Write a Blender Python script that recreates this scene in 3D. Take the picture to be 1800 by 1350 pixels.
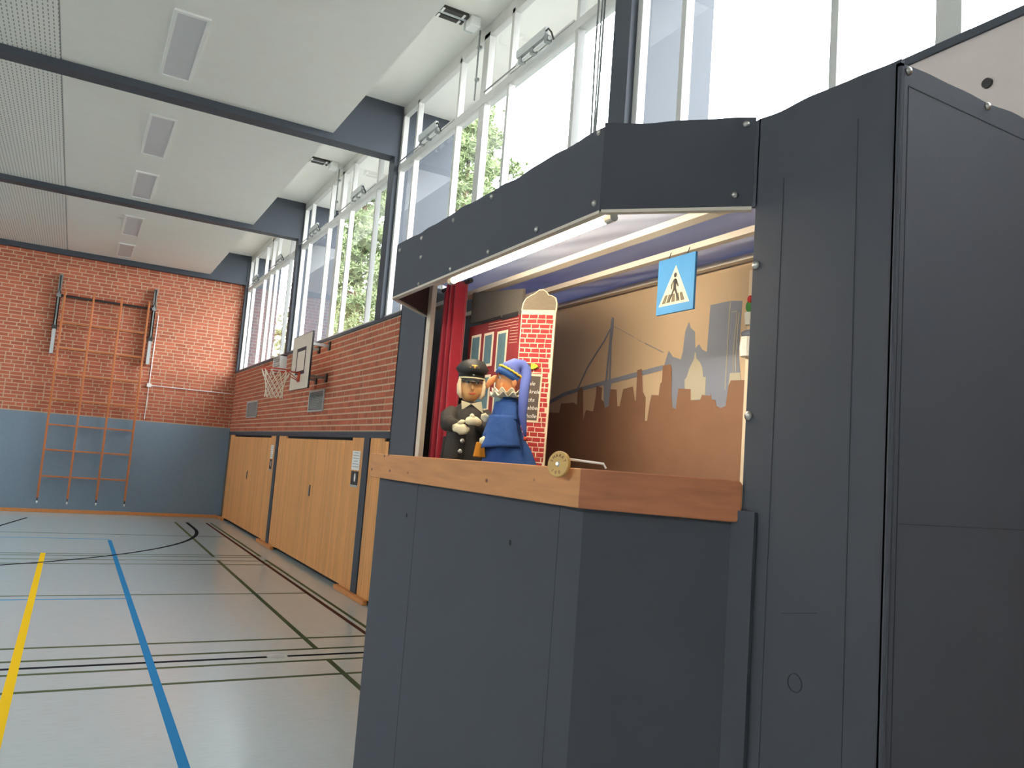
import bpy, bmesh, math, random
from mathutils import Vector, Matrix
from math import sin, cos, pi, radians, sqrt, hypot

for o in list(bpy.data.objects): bpy.data.objects.remove(o)
SC = bpy.context.scene
COL = SC.collection
random.seed(7)

# ------------------------------------------------------------------ camera
YAW, PIT, ROL, FPX = radians(28.5887), radians(5.8338), radians(4.4063), 1390.43
CAM = Vector((0, 0, 1.85))
fw = Vector((sin(YAW)*cos(PIT), cos(YAW)*cos(PIT), sin(PIT)))
r0 = Vector((cos(YAW), -sin(YAW), 0)); u0 = r0.cross(fw)
rt = r0*cos(ROL) + u0*sin(ROL); up = -r0*sin(ROL) + u0*cos(ROL)
cd = bpy.data.cameras.new('camera'); cam = bpy.data.objects.new('camera', cd); COL.objects.link(cam)
cd.sensor_width = 36; cd.lens = FPX/1800*36; cd.clip_start = 0.02; cd.clip_end = 300
m = Matrix((rt, up, -fw)).transposed().to_4x4(); m.translation = CAM; cam.matrix_world = m
SC.camera = cam

# ------------------------------------------------------------------ sky, exposure
W = bpy.data.worlds.new('world'); SC.world = W; W.use_nodes = True
bg = W.node_tree.nodes['Background']; bg.inputs[0].default_value = (0.93, 0.96, 1.0, 1); bg.inputs[1].default_value = 10.0
SC.view_settings.view_transform = 'Standard'; SC.view_settings.look = 'None'
SC.view_settings.exposure = 0.36; SC.view_settings.gamma = 1.0; SC.view_settings.use_curve_mapping = False

def portal(name, loc, rot, sx, sy):          # light portal in a window opening: guides sampling, emits nothing
    l = bpy.data.lights.new(name, 'AREA'); l.shape = 'RECTANGLE'; l.size = sx; l.size_y = sy
    l.cycles.is_portal = True
    o = bpy.data.objects.new(name, l); COL.objects.link(o); o.location = loc; o.rotation_euler = rot
# hall dimensions
XW, XL, YF, YN = 3.40, -10.9, 20.75, -6.2
SILL, WTOP, SOF, CEI, BEAM = 3.65, 6.50, 6.60, 5.97, 5.88
PIL = [-5.77, -0.52, 4.73, 9.98, 15.23]      # near faces of the pillars and beams
PW = 0.22
portal('portal_right', (3.62, 7.2, 5.1), (0, -pi/2, 0), 2.9, 27)
portal('portal_left', (-11.2, 7.2, 5.72), (0, pi/2, 0), 1.25, 27)

# ------------------------------------------------------------------ helpers
def S(r, g, b, a=1):
    f = lambda c: (c/255/12.92) if c/255 <= .04045 else ((c/255+.055)/1.055)**2.4
    return (f(r), f(g), f(b), a)

def mat(name, col, rough=.6, metal=0, var=.0, scale=8, spec=.5, stretch=None, bump=0, bscale=60, coat=0, rnd=0):
    m = bpy.data.materials.new(name); m.use_nodes = True
    nt = m.node_tree; N = nt.nodes; L = nt.links; b = N['Principled BSDF']
    b.inputs['Roughness'].default_value = rough; b.inputs['Metallic'].default_value = metal
    b.inputs['Specular IOR Level'].default_value = spec; b.inputs['Coat Weight'].default_value = coat
    b.inputs['Base Color'].default_value = col
    tc = N.new('ShaderNodeTexCoord'); mp = N.new('ShaderNodeMapping'); L.new(tc.outputs['Object'], mp.inputs[0])
    if stretch: mp.inputs['Scale'].default_value = stretch
    src = mp.outputs[0]
    if rnd:
        oi = N.new('ShaderNodeObjectInfo'); ge = N.new('ShaderNodeNewGeometry')
        ad = N.new('ShaderNodeMath'); ad.operation = 'ADD'; L.new(oi.outputs['Random'], ad.inputs[0]); L.new(ge.outputs['Random Per Island'], ad.inputs[1])
        fr = N.new('ShaderNodeMath'); fr.operation = 'FRACT'; L.new(ad.outputs[0], fr.inputs[0])
        va = N.new('ShaderNodeVectorMath'); va.operation = 'ADD'; L.new(src, va.inputs[0])
        ml = N.new('ShaderNodeMath'); ml.operation = 'MULTIPLY'; ml.inputs[1].default_value = 37; L.new(fr.outputs[0], ml.inputs[0])
        L.new(ml.outputs[0], va.inputs[1]); src = va.outputs[0]
    cs = None
    if var:
        no = N.new('ShaderNodeTexNoise'); no.inputs['Scale'].default_value = scale; no.inputs['Detail'].default_value = 5
        L.new(src, no.inputs['Vector'])
        hs = N.new('ShaderNodeHueSaturation'); hs.inputs['Color'].default_value = col
        mr = N.new('ShaderNodeMapRange'); mr.inputs[1].default_value = .25; mr.inputs[2].default_value = .75
        mr.inputs[3].default_value = 1-var; mr.inputs[4].default_value = 1+var
        L.new(no.outputs[0], mr.inputs[0]); L.new(mr.outputs[0], hs.inputs['Value']); cs = hs
        L.new(hs.outputs[0], b.inputs['Base Color'])
    if rnd:
        h2 = N.new('ShaderNodeHueSaturation'); m2 = N.new('ShaderNodeMapRange'); m2.inputs[3].default_value = 1-rnd; m2.inputs[4].default_value = 1+rnd
        L.new(fr.outputs[0], m2.inputs[0]); L.new(m2.outputs[0], h2.inputs['Value'])
        if cs: L.new(cs.outputs[0], h2.inputs['Color'])
        else: h2.inputs['Color'].default_value = col
        L.new(h2.outputs[0], b.inputs['Base Color'])
    if bump:
        nb = N.new('ShaderNodeTexNoise'); nb.inputs['Scale'].default_value = bscale; nb.inputs['Detail'].default_value = 4
        L.new(src, nb.inputs['Vector'])
        bp = N.new('ShaderNodeBump'); bp.inputs['Strength'].default_value = bump; bp.inputs['Distance'].default_value = .02
        L.new(nb.outputs[0], bp.inputs['Height']); L.new(bp.outputs[0], b.inputs['Normal'])
    return m

class MB:
    def __init__(s): s.v = []; s.f = []
    def add(s, vs, fs):
        n = len(s.v); s.v += [tuple(v) for v in vs]; s.f += [tuple(i+n for i in f) for f in fs]; return s
    def box(s, x0, x1, y0, y1, z0, z1):
        vs = [(x, y, z) for x in (x0, x1) for y in (y0, y1) for z in (z0, z1)]
        return s.add(vs, [(0,1,3,2),(4,6,7,5),(0,4,5,1),(2,3,7,6),(0,2,6,4),(1,5,7,3)])
    def bar(s, p, q, w, h, upv=(0,0,1)):             # square bar from p to q
        p, q = Vector(p), Vector(q); d = (q-p).normalized(); u = Vector(upv)
        if abs(d.dot(u)) > .98: u = Vector((0,1,0))
        a = d.cross(u).normalized(); b = a.cross(d)
        vs = [c + a*i*w/2 + b*j*h/2 for c in (p, q) for i, j in ((-1,-1),(1,-1),(1,1),(-1,1))]
        return s.add(vs, [(0,3,2,1),(4,5,6,7),(0,1,5,4),(1,2,6,5),(2,3,7,6),(3,0,4,7)])
    def tube(s, pts, r, n=8, caps=True, closed=False):
        return s.loft(pts, [(r, r)]*len(pts) if not isinstance(r, list) else [(x, x) for x in r], n, caps, closed)
    def loft(s, pts, rad, n=12, caps=True, closed=False, up=(0,0,1), fold=0, nf=7, seed=0):
        pts = [Vector(p) for p in pts]; m_ = len(pts); vs = []; fs = []; a = None
        rng = random.Random(seed); ph = rng.random()*6
        for i, p in enumerate(pts):
            if closed: d = pts[(i+1) % m_]-pts[i-1]
            else: d = pts[min(i+1, m_-1)]-pts[max(i-1, 0)]
            d.normalize()
            if a is None:
                u = Vector(up)
                if abs(u.dot(d)) > .95: u = Vector((1,0,0))
                a = (u - d*u.dot(d)).normalized()
            else: a = (a - d*a.dot(d)).normalized()
            b = d.cross(a)
            for k in range(n):
                t = 2*pi*k/n; f = 1 + fold*sin(nf*t+ph+i*.35)*(i/max(1, m_-1))
                vs.append(p + a*cos(t)*rad[i][0]*f + b*sin(t)*rad[i][1]*f)
        for i in range(m_ if closed else m_-1):
            j = (i+1) % m_
            for k in range(n): fs.append((i*n+k, i*n+(k+1) % n, j*n+(k+1) % n, j*n+k))
        if caps and not closed:
            fs.append(tuple(range(n-1, -1, -1))); fs.append(tuple((m_-1)*n+k for k in range(n)))
        return s.add(vs, fs)
    def cyl(s, p, q, r, n=16): return s.tube([p, q], r, n)
    def ell(s, c, r, n=16, m=10, fn=None):
        c = Vector(c); vs = [c+Vector((0,0,-r[2]))]; fs = []
        for i in range(1, m):
            t = pi*i/m - pi/2
            for k in range(n):
                a = 2*pi*k/n; vs.append(c+Vector((cos(t)*cos(a)*r[0], cos(t)*sin(a)*r[1], sin(t)*r[2])))
        vs.append(c+Vector((0,0,r[2])))
        for k in range(n): fs.append((0, 1+(k+1) % n, 1+k))
        for i in range(m-2):
            for k in range(n): fs.append((1+i*n+k, 1+i*n+(k+1) % n, 1+(i+1)*n+(k+1) % n, 1+(i+1)*n+k))
        l = len(vs)-1
        for k in range(n): fs.append((l, 1+(m-2)*n+k, 1+(m-2)*n+(k+1) % n))
        if fn: vs = [fn(Vector(v)) for v in vs]
        return s.add(vs, fs)
    def prism(s, poly, org, e1, e2, depth):           # 2D polygon in plane (org, e1, e2) extruded by depth along e1 x e2
        o, a, b = Vector(org), Vector(e1), Vector(e2); nn = a.cross(b).normalized()*depth; n = len(poly)
        vs = [o+a*x+b*y for x, y in poly] + [o+a*x+b*y+nn for x, y in poly]
        fs = [tuple(range(n-1, -1, -1)), tuple(range(n, 2*n))] + [(i, (i+1) % n, n+(i+1) % n, n+i) for i in range(n)]
        return s.add(vs, fs)
    def grid(s, fn, nu, nv):
        vs = [fn(i/nu, j/nv) for j in range(nv+1) for i in range(nu+1)]
        return s.add(vs, [(j*(nu+1)+i, j*(nu+1)+i+1, (j+1)*(nu+1)+i+1, (j+1)*(nu+1)+i) for j in range(nv) for i in range(nu)])
    def mesh(s, name, material, smooth=False, fix=True):
        me = bpy.data.meshes.new(name); me.from_pydata(s.v, [], s.f)
        if fix:
            bm = bmesh.new(); bm.from_mesh(me); bmesh.ops.recalc_face_normals(bm, faces=bm.faces); bm.to_mesh(me); bm.free()
        me.materials.append(material)
        if smooth:
            me.polygons.foreach_set('use_smooth', [True]*len(me.polygons))
        return me
    def build(s, name, material, parent=None, smooth=False, bevel=0, thick=0, sub=0, auto=False):
        me = s.mesh(name, material, smooth, fix=not thick)
        o = bpy.data.objects.new(name, me); COL.objects.link(o)
        if parent: o.parent = parent
        if thick:
            md = o.modifiers.new('s', 'SOLIDIFY'); md.thickness = thick; md.offset = 0
        if sub:
            md = o.modifiers.new('u', 'SUBSURF'); md.levels = sub; md.render_levels = sub
        if bevel:
            md = o.modifiers.new('b', 'BEVEL'); md.width = bevel; md.segments = 2; md.limit_method = 'ANGLE'
        if auto:
            me.polygons.foreach_set('use_smooth', [True]*len(me.polygons)); me.set_sharp_from_angle(angle=radians(40))
        return o

def inst(name, me, parent=None, loc=(0,0,0), rot=(0,0,0), scl=(1,1,1)):
    o = bpy.data.objects.new(name, me); COL.objects.link(o); o.location = loc; o.rotation_euler = rot; o.scale = scl
    if parent: o.parent = parent
    return o
def tag(o, label, cat, group=None):
    o['label'] = label; o['category'] = cat
    if group: o['group'] = group
    return o
def empty(name, loc=(0,0,0), rz=0):
    o = bpy.data.objects.new(name, None); COL.objects.link(o); o.location = loc; o.rotation_euler = (0, 0, rz); o.empty_display_size = .1
    return o
def thing(name, label, cat, loc=(0,0,0), rz=0, group=None): return tag(empty(name, loc, rz), label, cat, group)
def struct(o, label=None):
    o['kind'] = 'structure'
    if label: o['label'] = label
    return o
def text_mesh(txt, size, material, parent, mw, name='lettering', ext=.0008, shear=0, align='LEFT'):
    c = bpy.data.curves.new('t', 'FONT'); c.body = txt; c.size = size; c.extrude = ext; c.shear = shear; c.align_x = align; c.resolution_u = 3
    t = bpy.data.objects.new('t', c); COL.objects.link(t)
    dg = bpy.context.evaluated_depsgraph_get(); me = bpy.data.meshes.new_from_object(t.evaluated_get(dg))
    bpy.data.objects.remove(t); me.materials.clear(); me.materials.append(material)
    me.transform(mw)
    o = bpy.data.objects.new(name, me); COL.objects.link(o); o.parent = parent
    return o
def frame(org, e1, e2):                                # matrix with x = e1, y = e2, z = e1 x e2
    a, b = Vector(e1).normalized(), Vector(e2).normalized(); c = a.cross(b)
    mm = Matrix((a, b, c)).transposed().to_4x4(); mm.translation = Vector(org); return mm
# a point of the photograph put on a plane of the place
def ray(x, y): return rt*((x-900)/FPX) - up*((y-675)/FPX) + fw
def onX(x, y, X): d = ray(x, y); return CAM + d*(X/d.x)
def onPl(x, y, p, n): d = ray(x, y); n = Vector(n); return CAM + d*((Vector(p)-CAM).dot(n)/d.dot(n))

# ------------------------------------------------------------------ materials
M = {}
M['blue'] = mat('slate_blue_paint', S(63,69,78), .55, var=.06, scale=3)
M['mat'] = mat('blue_wall_covering', S(124,142,158), .7, var=.05, scale=30, bump=.1, bscale=300)
M['brick'] = mat('red_brick', S(182,98,70), .85, var=.12, scale=25, bump=.3, bscale=120, rnd=.16)
M['mortar'] = mat('mortar', S(204,174,146), .95, var=.06, scale=40)
M['plank'] = mat('honey_pine_plank', S(230,164,98), .45, var=.10, scale=3, stretch=(12,12,.9), rnd=.09)
M['base'] = mat('baseboard_wood', S(214,142,82), .45, var=.1, scale=4, stretch=(6,1,6))
M['black'] = mat('black_gap', S(26,27,30), .8)
M['white'] = mat('white_window_paint', S(204,202,196), .45, var=.03)
M['ceil'] = mat('cream_ceiling', S(232,230,222), .8, var=.015, scale=5)
M['steel'] = mat('grey_steel', S(150,154,152), .4, .6, var=.05)
M['dsteel'] = mat('dark_steel', S(70,68,66), .45, .7)
M['lsteel'] = mat('light_grey_metal', S(188,192,190), .45, .2)
M['rung'] = mat('varnished_wood', S(186,108,58), .4, var=.14, scale=4, stretch=(10,10,1))
M['pwhite'] = mat('white_plastic', S(236,236,232), .4)
M['paper'] = mat('paper', S(240,238,232), .7)
M['ink'] = mat('grey_print', S(150,150,150), .8)
M['dark'] = mat('dark_print', S(52,48,52), .6)
M['red'] = mat('hoop_red', S(206,74,44), .4)
M['net'] = mat('net_cord', S(236,226,206), .8)
M['hoopboard'] = mat('backboard_cream', S(226,214,196), .5, var=.03)
M['line_green'] = mat('green_line', S(88,98,74), .6, spec=0)
M['line_black'] = mat('black_line', S(42,44,48), .6, spec=0)
M['line_reflect_brown'] = mat('reflect_brown_line', S(84,56,48), .6, spec=0)  # black line, brownish reflection on the floor put into its colour
M['line_blue'] = mat('blue_line', S(58,132,186), .6, spec=0)
M['line_yellow'] = mat('yellow_line', S(240,196,44), .6, spec=0)
M['ring'] = mat('floor_cover', S(176,186,186), .4)
M['cloth'] = mat('slate_theatre_cloth', S(65,67,75), .75, var=.05, scale=4, bump=.12, bscale=500)
for _k in ('cloth',):
    _n = M[_k].node_tree.nodes['Principled BSDF']; _n.inputs['Sheen Weight'].default_value = .2; _n.inputs['Sheen Tint'].default_value = S(190,198,220)
M['seam'] = mat('seam_thread', S(52,55,64), .8)
M['stud'] = mat('snap_stud', S(180,176,170), .3, .9)
M['inner'] = mat('black_lining', S(30,30,34), .85)
M['brown'] = mat('brown_board', S(74,50,42), .7, var=.1)
M['post'] = mat('pale_lath', S(226,210,188), .6, var=.06, scale=5, stretch=(8,8,1))
M['lath'] = mat('roof_lath', S(212,200,184), .6, var=.06, scale=5, stretch=(8,1,8))
M['gold'] = mat('gold', S(226,168,70), .4, .4)
M['silver'] = mat('silver', S(222,216,204), .25, .8)

def glass_mat():
    m = bpy.data.materials.new('window_glass'); m.use_nodes = True; nt = m.node_tree; N = nt.nodes; L = nt.links
    N.remove(N['Principled BSDF']); out = N['Material Output']
    tr = N.new('ShaderNodeBsdfTransparent'); tr.inputs[0].default_value = (.93,.96,.96,1)
    gl = N.new('ShaderNodeBsdfGlossy'); gl.inputs['Roughness'].default_value = .0; gl.inputs[0].default_value = (.95,.95,1,1)
    ge = N.new('ShaderNodeNewGeometry'); dt = N.new('ShaderNodeVectorMath'); dt.operation = 'DOT_PRODUCT'
    L.new(ge.outputs['Normal'], dt.inputs[0]); L.new(ge.outputs['Incoming'], dt.inputs[1])
    def mth(op, x, y=None):
        n = N.new('ShaderNodeMath'); n.operation = op
        for i, q in enumerate((x, y)):
            if q is None: continue
            if isinstance(q, (int, float)): n.inputs[i].default_value = q
            else: L.new(q, n.inputs[i])
        return n
    fr = mth('ADD', mth('MULTIPLY', mth('POWER', mth('SUBTRACT', 1.0, mth('ABSOLUTE', dt.outputs['Value']).outputs[0]).outputs[0], 5.0).outputs[0], .9).outputs[0], .07)   # pane reflectance, same from both sides
    mx = N.new('ShaderNodeMixShader'); L.new(fr.outputs[0], mx.inputs[0]); L.new(tr.outputs[0], mx.inputs[1]); L.new(gl.outputs[0], mx.inputs[2])
    L.new(mx.outputs[0], out.inputs[0]); return m
M['glass'] = glass_mat()

def floor_mat():
    m = mat('linoleum', S(190,206,210), .25, var=.05, scale=14, stretch=(.5,4,1), spec=.5, coat=.4)
    m.node_tree.nodes['Principled BSDF'].inputs['Coat Roughness'].default_value = .16
    return m
M['floor'] = floor_mat()

def perf_mat():                                       # perforated acoustic ceiling panel
    m = mat('perforated_ceiling', S(228,226,218), .8); nt = m.node_tree; N = nt.nodes; L = nt.links
    tc = N.new('ShaderNodeTexCoord'); sp = N.new('ShaderNodeSeparateXYZ'); L.new(tc.outputs['Object'], sp.inputs[0])
    def math(op, a, b=None):
        n = N.new('ShaderNodeMath'); n.operation = op
        for i, x in enumerate((a, b)):
            if x is None: continue
            if isinstance(x, (int, float)): n.inputs[i].default_value = x
            else: L.new(x, n.inputs[i])
        return n.outputs[0]
    fx = math('ABSOLUTE', math('SUBTRACT', math('FRACT', math('MULTIPLY', sp.outputs[0], 22)), .5))
    fy = math('ABSOLUTE', math('SUBTRACT', math('FRACT', math('MULTIPLY', sp.outputs[1], 11)), .5))
    h = math('MULTIPLY', math('LESS_THAN', fx, .13), math('LESS_THAN', fy, .28))
    mx = N.new('ShaderNodeMix'); mx.data_type = 'RGBA'; L.new(h, mx.inputs[0])
    mx.inputs[6].default_value = S(228,226,218); mx.inputs[7].default_value = S(150,150,146)
    L.new(mx.outputs[2], N['Principled BSDF'].inputs['Base Color']); return m
M['perf'] = perf_mat()

# ================================================================== THE HALL
# floor and court lines
fl = MB().box(XL, XW+.15, YN, YF, -.05, 0).build('floor', M['floor']); struct(fl, 'pale blue-grey linoleum sports hall floor with court lines')
def yline(x, y0, y1, w, m, z=.0008): MB().box(x-w/2, x+w/2, y0, y1, 0, z).build('court_line', M[m], fl)
def xline(y, x0, x1, w, m, z=.0008): MB().box(x0, x1, y-w/2, y+w/2, 0, z).build('court_line', M[m], fl)
for y, m in ((7.94,'line_green'),(7.505,'line_green'),(7.1,'line_green'),(6.635,'line_green')): xline(y, XL+1, 2.97, .05, m)
xline(7.285, XL+1, 1.72, .055, 'line_black'); xline(7.285, 1.90, 2.9, .055, 'line_black')
xline(10.385, XL+1, 2.9, .045, 'line_green'); xline(10.157, XL+1, .77, .04, 'line_blue')
for y in (13.91, 13.70, 13.28, 12.86): xline(y, XL+1, 2.97, .045, 'line_green')
xline(16.63, XL+1, 2.97, .045, 'line_green'); xline(15.85, XL+1, .77, .045, 'line_blue')
yline(.77, YN+1, 15.7, .062, 'line_blue', .0012); yline(-.19, YN+1, 13.95, .066, 'line_yellow', .0012)
for a, b in ((13.74,19.35),(7.5,13.34),(YN+1,7.08)): yline(2.22, a, b, .05, 'line_green', .001)
yline(2.885, YN+1, 19.35, .052, 'line_reflect_brown', .001)
for a, b in ((13.81,19.4),(YN+1,13.44)): yline(2.985, a, b, .045, 'line_green', .001)
arc = MB()
pts = [(2.5, 19.35), (2.5, 18.06)] + [(-3.75+6.25*cos(t), 18.06+6.25*sin(t)) for t in [-pi*i/60 for i in range(1, 60)]]
rin = [(2.43, 19.35), (2.43, 18.06)] + [(-3.75+6.18*cos(t), 18.06+6.18*sin(t)) for t in [-pi*i/60 for i in range(1, 60)]]
for i in range(len(pts)-1):
    arc.add([(*pts[i], .0016), (*pts[i+1], .0016), (*rin[i+1], .0016), (*rin[i], .0016)], [(0,1,2,3)])
arc.build('court_line', M['line_black'], fl)
MB().bar((-.64,19.35,.0008), (-1.15,16.9,.0008), .05, .0016).build('court_line', M['line_black'], fl)
MB().cyl((1.81,7.29,0), (1.81,7.29,.003), .09, 28).build('socket_cover', M['ring'], fl)

# walls: mortar slab behind real bricks
def brick_meshes(axis):
    out = []
    for ln in (.240, .115):
        b = MB(); h = .071; d = .03; e = .004
        vs = []
        for (u, w, dd) in ((-ln/2,-h/2,0),(ln/2,-h/2,0),(ln/2,h/2,0),(-ln/2,h/2,0),(-ln/2+e,-h/2+e,d),(ln/2-e,-h/2+e,d),(ln/2-e,h/2-e,d),(-ln/2+e,h/2-e,d)):
            vs.append((u, -dd, w) if axis == 'y' else (-dd, u, w))
        b.add(vs, [(4,5,6,7),(0,1,5,4),(1,2,6,5),(2,3,7,6),(3,0,4,7)])
        out.append((ln, b))
    return out
def brickwork(wall, axis, u0_, u1_, z0, z1, plane, rank):
    protos = brick_meshes(axis); ms = [p.mesh('brick', M['brick']) for _, p in protos]
    rng = random.Random(3); spots = []; n = int((z1-z0+.006)/.0833); ch = (z1-z0)/n
    for c in range(n):
        z = z0 + ch*(c+.5); u = u0_ - rng.choice((.0,.06,.125,.19)); last = 0
        while u < u1_:
            k = 0 if rng.random() < .68 or last == 1 else 1
            ln = protos[k][0]; a, b = max(u, u0_), min(u+ln, u1_)
            if b-a > .03: spots.append(((a+b)/2, z, k, (b-a)/ln))
            last = k; u += ln+.013
    spots.sort(key=rank)
    rest = MB()
    for i, (u, z, k, s) in enumerate(spots):
        off = rng.uniform(-.0025, .0025)
        if i < 300:
            loc = (u, plane+off, z) if axis == 'y' else (plane+off, u, z)
            inst('brick', ms[k], wall, loc, (0,0,0), (s,1,1) if axis == 'y' else (1,s,1))
        else:
            if axis == 'y': vs = [(v[0]*s+u, v[1]+plane+off, v[2]+z) for v in protos[k][1].v]
            else: vs = [(v[0]+plane+off, v[1]*s+u, v[2]+z) for v in protos[k][1].v]
            rest.add(vs, protos[k][1].f)
    r = rest.build('brickwork', M['brick'], wall); r['kind'] = 'stuff'

wf = MB().box(XL, XW+.3, YF, YF+.25, 0, 7.0).build('wall_far', M['mortar']); struct(wf, 'far end wall of red brick above a slate-blue wall covering')
brickwork(wf, 'y', -6.2, XW+.05, 2.23, 5.86, YF+.025, lambda s: hypot(s[0]-2.2, (s[1]-3.6)*.7))
mt = MB().box(XL, XW, YF-.03, YF, .06, 2.215).build('wall_covering', M['mat'], wf)
mt['label'] = 'slate-blue padded covering on the lower wall'
wr = MB().box(XW, XW+.16, YN, YF, 2.13, SILL-.02).build('wall_right', M['mortar']); struct(wr, 'red brick side wall under the high windows')
brickwork(wr, 'x', -1.0, YF-.02, 2.15, SILL-.05, XW+.026, lambda s: abs(s[0]-10.6))
MB().box(XW-.012, XW+.14, YN, YF, 2.06, 2.145).build('lintel_band', M['blue'], wr)
MB().box(XW+.06, XW+.16, YN, YF, 0, 2.13).build('recess_back', M['black'], wr)
MB().box(XW-.02, XW+.2, YN, YF, SILL-.045, SILL).build('sill', M['blue'], wr)
wl = MB().box(XL-.25, XL, YN, YF, 0, 5.1).box(XL-.25, XL, YN, YF, 6.35, 7).build('wall_left', M['ceil']); struct(wl)
wn = MB().box(XL-.2, XW+.3, YN-.25, YN, 0, 7).build('wall_near', M['ceil']); struct(wn)

# baseboards
b = MB().box(XL, XW-.08, YF-.055, YF-.03, 0, .075).build('baseboard_far', M['base'], bevel=.008); struct(b)
i = 0
for a, c in ((YF-.03, 20.1), (15.98, 14.72), (10.74, 9.49), (5.49, 4.2), (.24, -1.05)):
    i += 1
    b = MB().box(XW-.075, XW-.015, min(a,c), max(a,c), 0, .06).build('baseboard_right_%d' % i, M['base'], bevel=.006); struct(b)

# doors: tongue-and-groove planks, side panels fixed, middle leaf tips up
def door(n, ya, yb, na, nb):
    d = struct(empty('door_%d' % n, (XW, (ya+yb)/2, 0)), 'wide honey-coloured plank equipment-store door')
    pw = .0845; k = int(round((yb-ya)/pw)); w = (yb-ya)/k; cy = (ya+yb)/2
    def plank(h):
        e = .009
        return MB().prism([(0,0),(w-.002,0),(w-.002,.019),(w-.002-e,.028),(e,.028),(0,.019)], (0,0,0), (0,1,0), (-1,0,0), h).mesh('plank', M['plank'])
    full, leaf = plank(2.02), plank(1.955)
    for j in range(k):
        y = ya + j*w; mid = na < y+w/2 < nb
        z = .065 if mid else .055
        inst('plank', leaf if mid else full, d, (.02, y-cy, z))
    MB().box(.022, .05, ya-cy, yb-cy, .06, 2.06).build('backing', M['black'], d)
    hy = (na+nb)/2 - cy + (.02 if n > 1 else .0)
    hd = MB().box(-.014, -.006, hy-.03, hy+.03, 1.11, 1.29).build('handle', M['dsteel'], d, bevel=.003)
    MB().bar((-.02, hy, 1.14), (-.02, hy, 1.26), .012, .016).build('grip', M['steel'], hd)
    return d
door(1, 15.47, 20.44, 15.91, 19.9); door(2, 10.21, 15.20, 10.70, 14.64); door(3, 4.96, 9.95, 5.45, 9.46); door(4, -.29, 4.70, .2, 4.2)

# pillars, beams, outer fins, soffit
tn = 0
def trim(o, label):
    global tn; tn += 1; o.name = 'trim_%d' % tn; return struct(o, label)
for k, y in enumerate(PIL):
    y1 = y+PW
    t = MB().box(XW-.03, XW+.17, y, y1, SILL, SOF).box(XW-.012, XW+.1, y, y1+.0, 0, 2.06).build('trim', M['blue']); trim(t, 'slate-blue pillar of the window wall')
    MB().box(XW+.17, 4.2, y, y1, 0, SOF).build('outer_fin', M['blue'], t)
    t = MB().box(XL, XW-.03, y, y1, BEAM, SOF+.1).build('trim', M['blue']); trim(t, 'slate-blue ceiling beam')
    t = MB().box(XL-.25, XL+.03, y, y1, 0, SOF).build('trim', M['blue']); trim(t, 'slate-blue pillar of the opposite wall')
t = MB().box(XL, XW-.03, YF-.14, YF, BEAM-.03, SOF+.1).build('trim', M['blue']); trim(t, 'slate-blue ceiling beam on the far wall')
t = MB().box(XW-.03, XW+.17, YF-.16, YF, SILL, SOF).build('trim', M['blue']); trim(t, 'slate-blue corner pillar')
MB().box(XW+.17, 4.2, YF-.16, YF, 0, SOF).build('outer_fin', M['blue'], t)
ce = MB().box(XL, 2.5, YN, YF, SOF+.1, SOF+.2).build('ceiling', M['ceil']); struct(ce, 'cream ceiling hung between slate-blue beams')
edges = [YN] + PIL + [YF-.14]
for k in range(len(edges)-1):
    a = edges[k] + (PW if k else 0); c = edges[k+1]
    if c-a < .5: continue
    MB().box(-.6, 2.5, a, c, CEI, SOF+.1).build('ceiling_panel', M['ceil'], ce)
    MB().box(XL+.9, -.612, a, c, CEI-.004, SOF+.1).build('perforated_panel', M['perf'], ce)
    MB().box(-.612, -.6, a, c, CEI+.01, CEI+.03).build('joint_strip', M['lsteel'], ce)
MB().box(2.5, 4.25, YN, YF+.05, SOF, SOF+.2).build('soffit', M['ceil'], ce)
MB().box(XL-1, XL+.9, YN, YF+.05, SOF, SOF+.2).build('soffit', M['ceil'], ce)
MB().box(4.2, 4.3, YN, YF+.05, SOF-.1, SOF+.35).build('roof_edge', M['lsteel'], ce)
gd = MB().box(-40, XL-.3, -30, 70, -.3, -.1).box(XW+.4, 60, -30, 70, -.3, -.1).build('ground', mat('paving', S(92,92,86), .9, var=.1)); struct(gd, 'paved ground outside the hall')

# windows
def window(n, y0, y1):
    X = XW+.07
    w = struct(empty('window_%d' % n, (X, (y0+y1)/2, SILL)), 'white-framed high window bay with a transom')
    c = (y0+y1)/2; H = WTOP-SILL; TZ = 5.725-SILL; h = (y1-y0)/2
    mull = [-h+.03] + [(q-7.465) for q in (5.61, 6.87)] + [0] + [(q-7.465) for q in (8.13, 9.43)] + [h-.03]
    wid = [.06,.05,.05,.13,.05,.05,.06]
    for q, ww in zip(mull, wid):
        MB().box(-.035, .035, q-ww/2, q+ww/2, 0, H).build('mullion', M['white'], w)
    MB().box(-.04, .04, -h, h, TZ-.045, TZ+.045).build('transom', M['white'], w)
    MB().box(-.035, .035, -h, h, H-.05, H+.1).build('head_frame', M['white'], w)
    MB().box(-.045, .04, -h, h, 0, .04).build('sill_frame', M['white'], w)
    for j in range(6):
        a, b_ = mull[j]+wid[j]/2, mull[j+1]-wid[j+1]/2
        MB().add([(0,a,.04),(0,b_,.04),(0,b_,TZ-.045),(0,a,TZ-.045)], [(0,1,2,3)]).build('pane', M['glass'], w)
        MB().add([(0,a,TZ+.045),(0,b_,TZ+.045),(0,b_,H-.05),(0,a,H-.05)], [(0,1,2,3)]).build('pane', M['glass'], w)
        if wid[j] > .03 and j in (1, 4):
            MB().box(-.05, -.03, a+.02, b_-.02, TZ+.04, TZ+.06).build('sash_rail', M['white'], w)
bays = [(YN, PIL[0])] + [(PIL[k]+PW, PIL[k+1]) for k in range(4)] + [(PIL[4]+PW, YF-.16)]
n = 0
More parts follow.
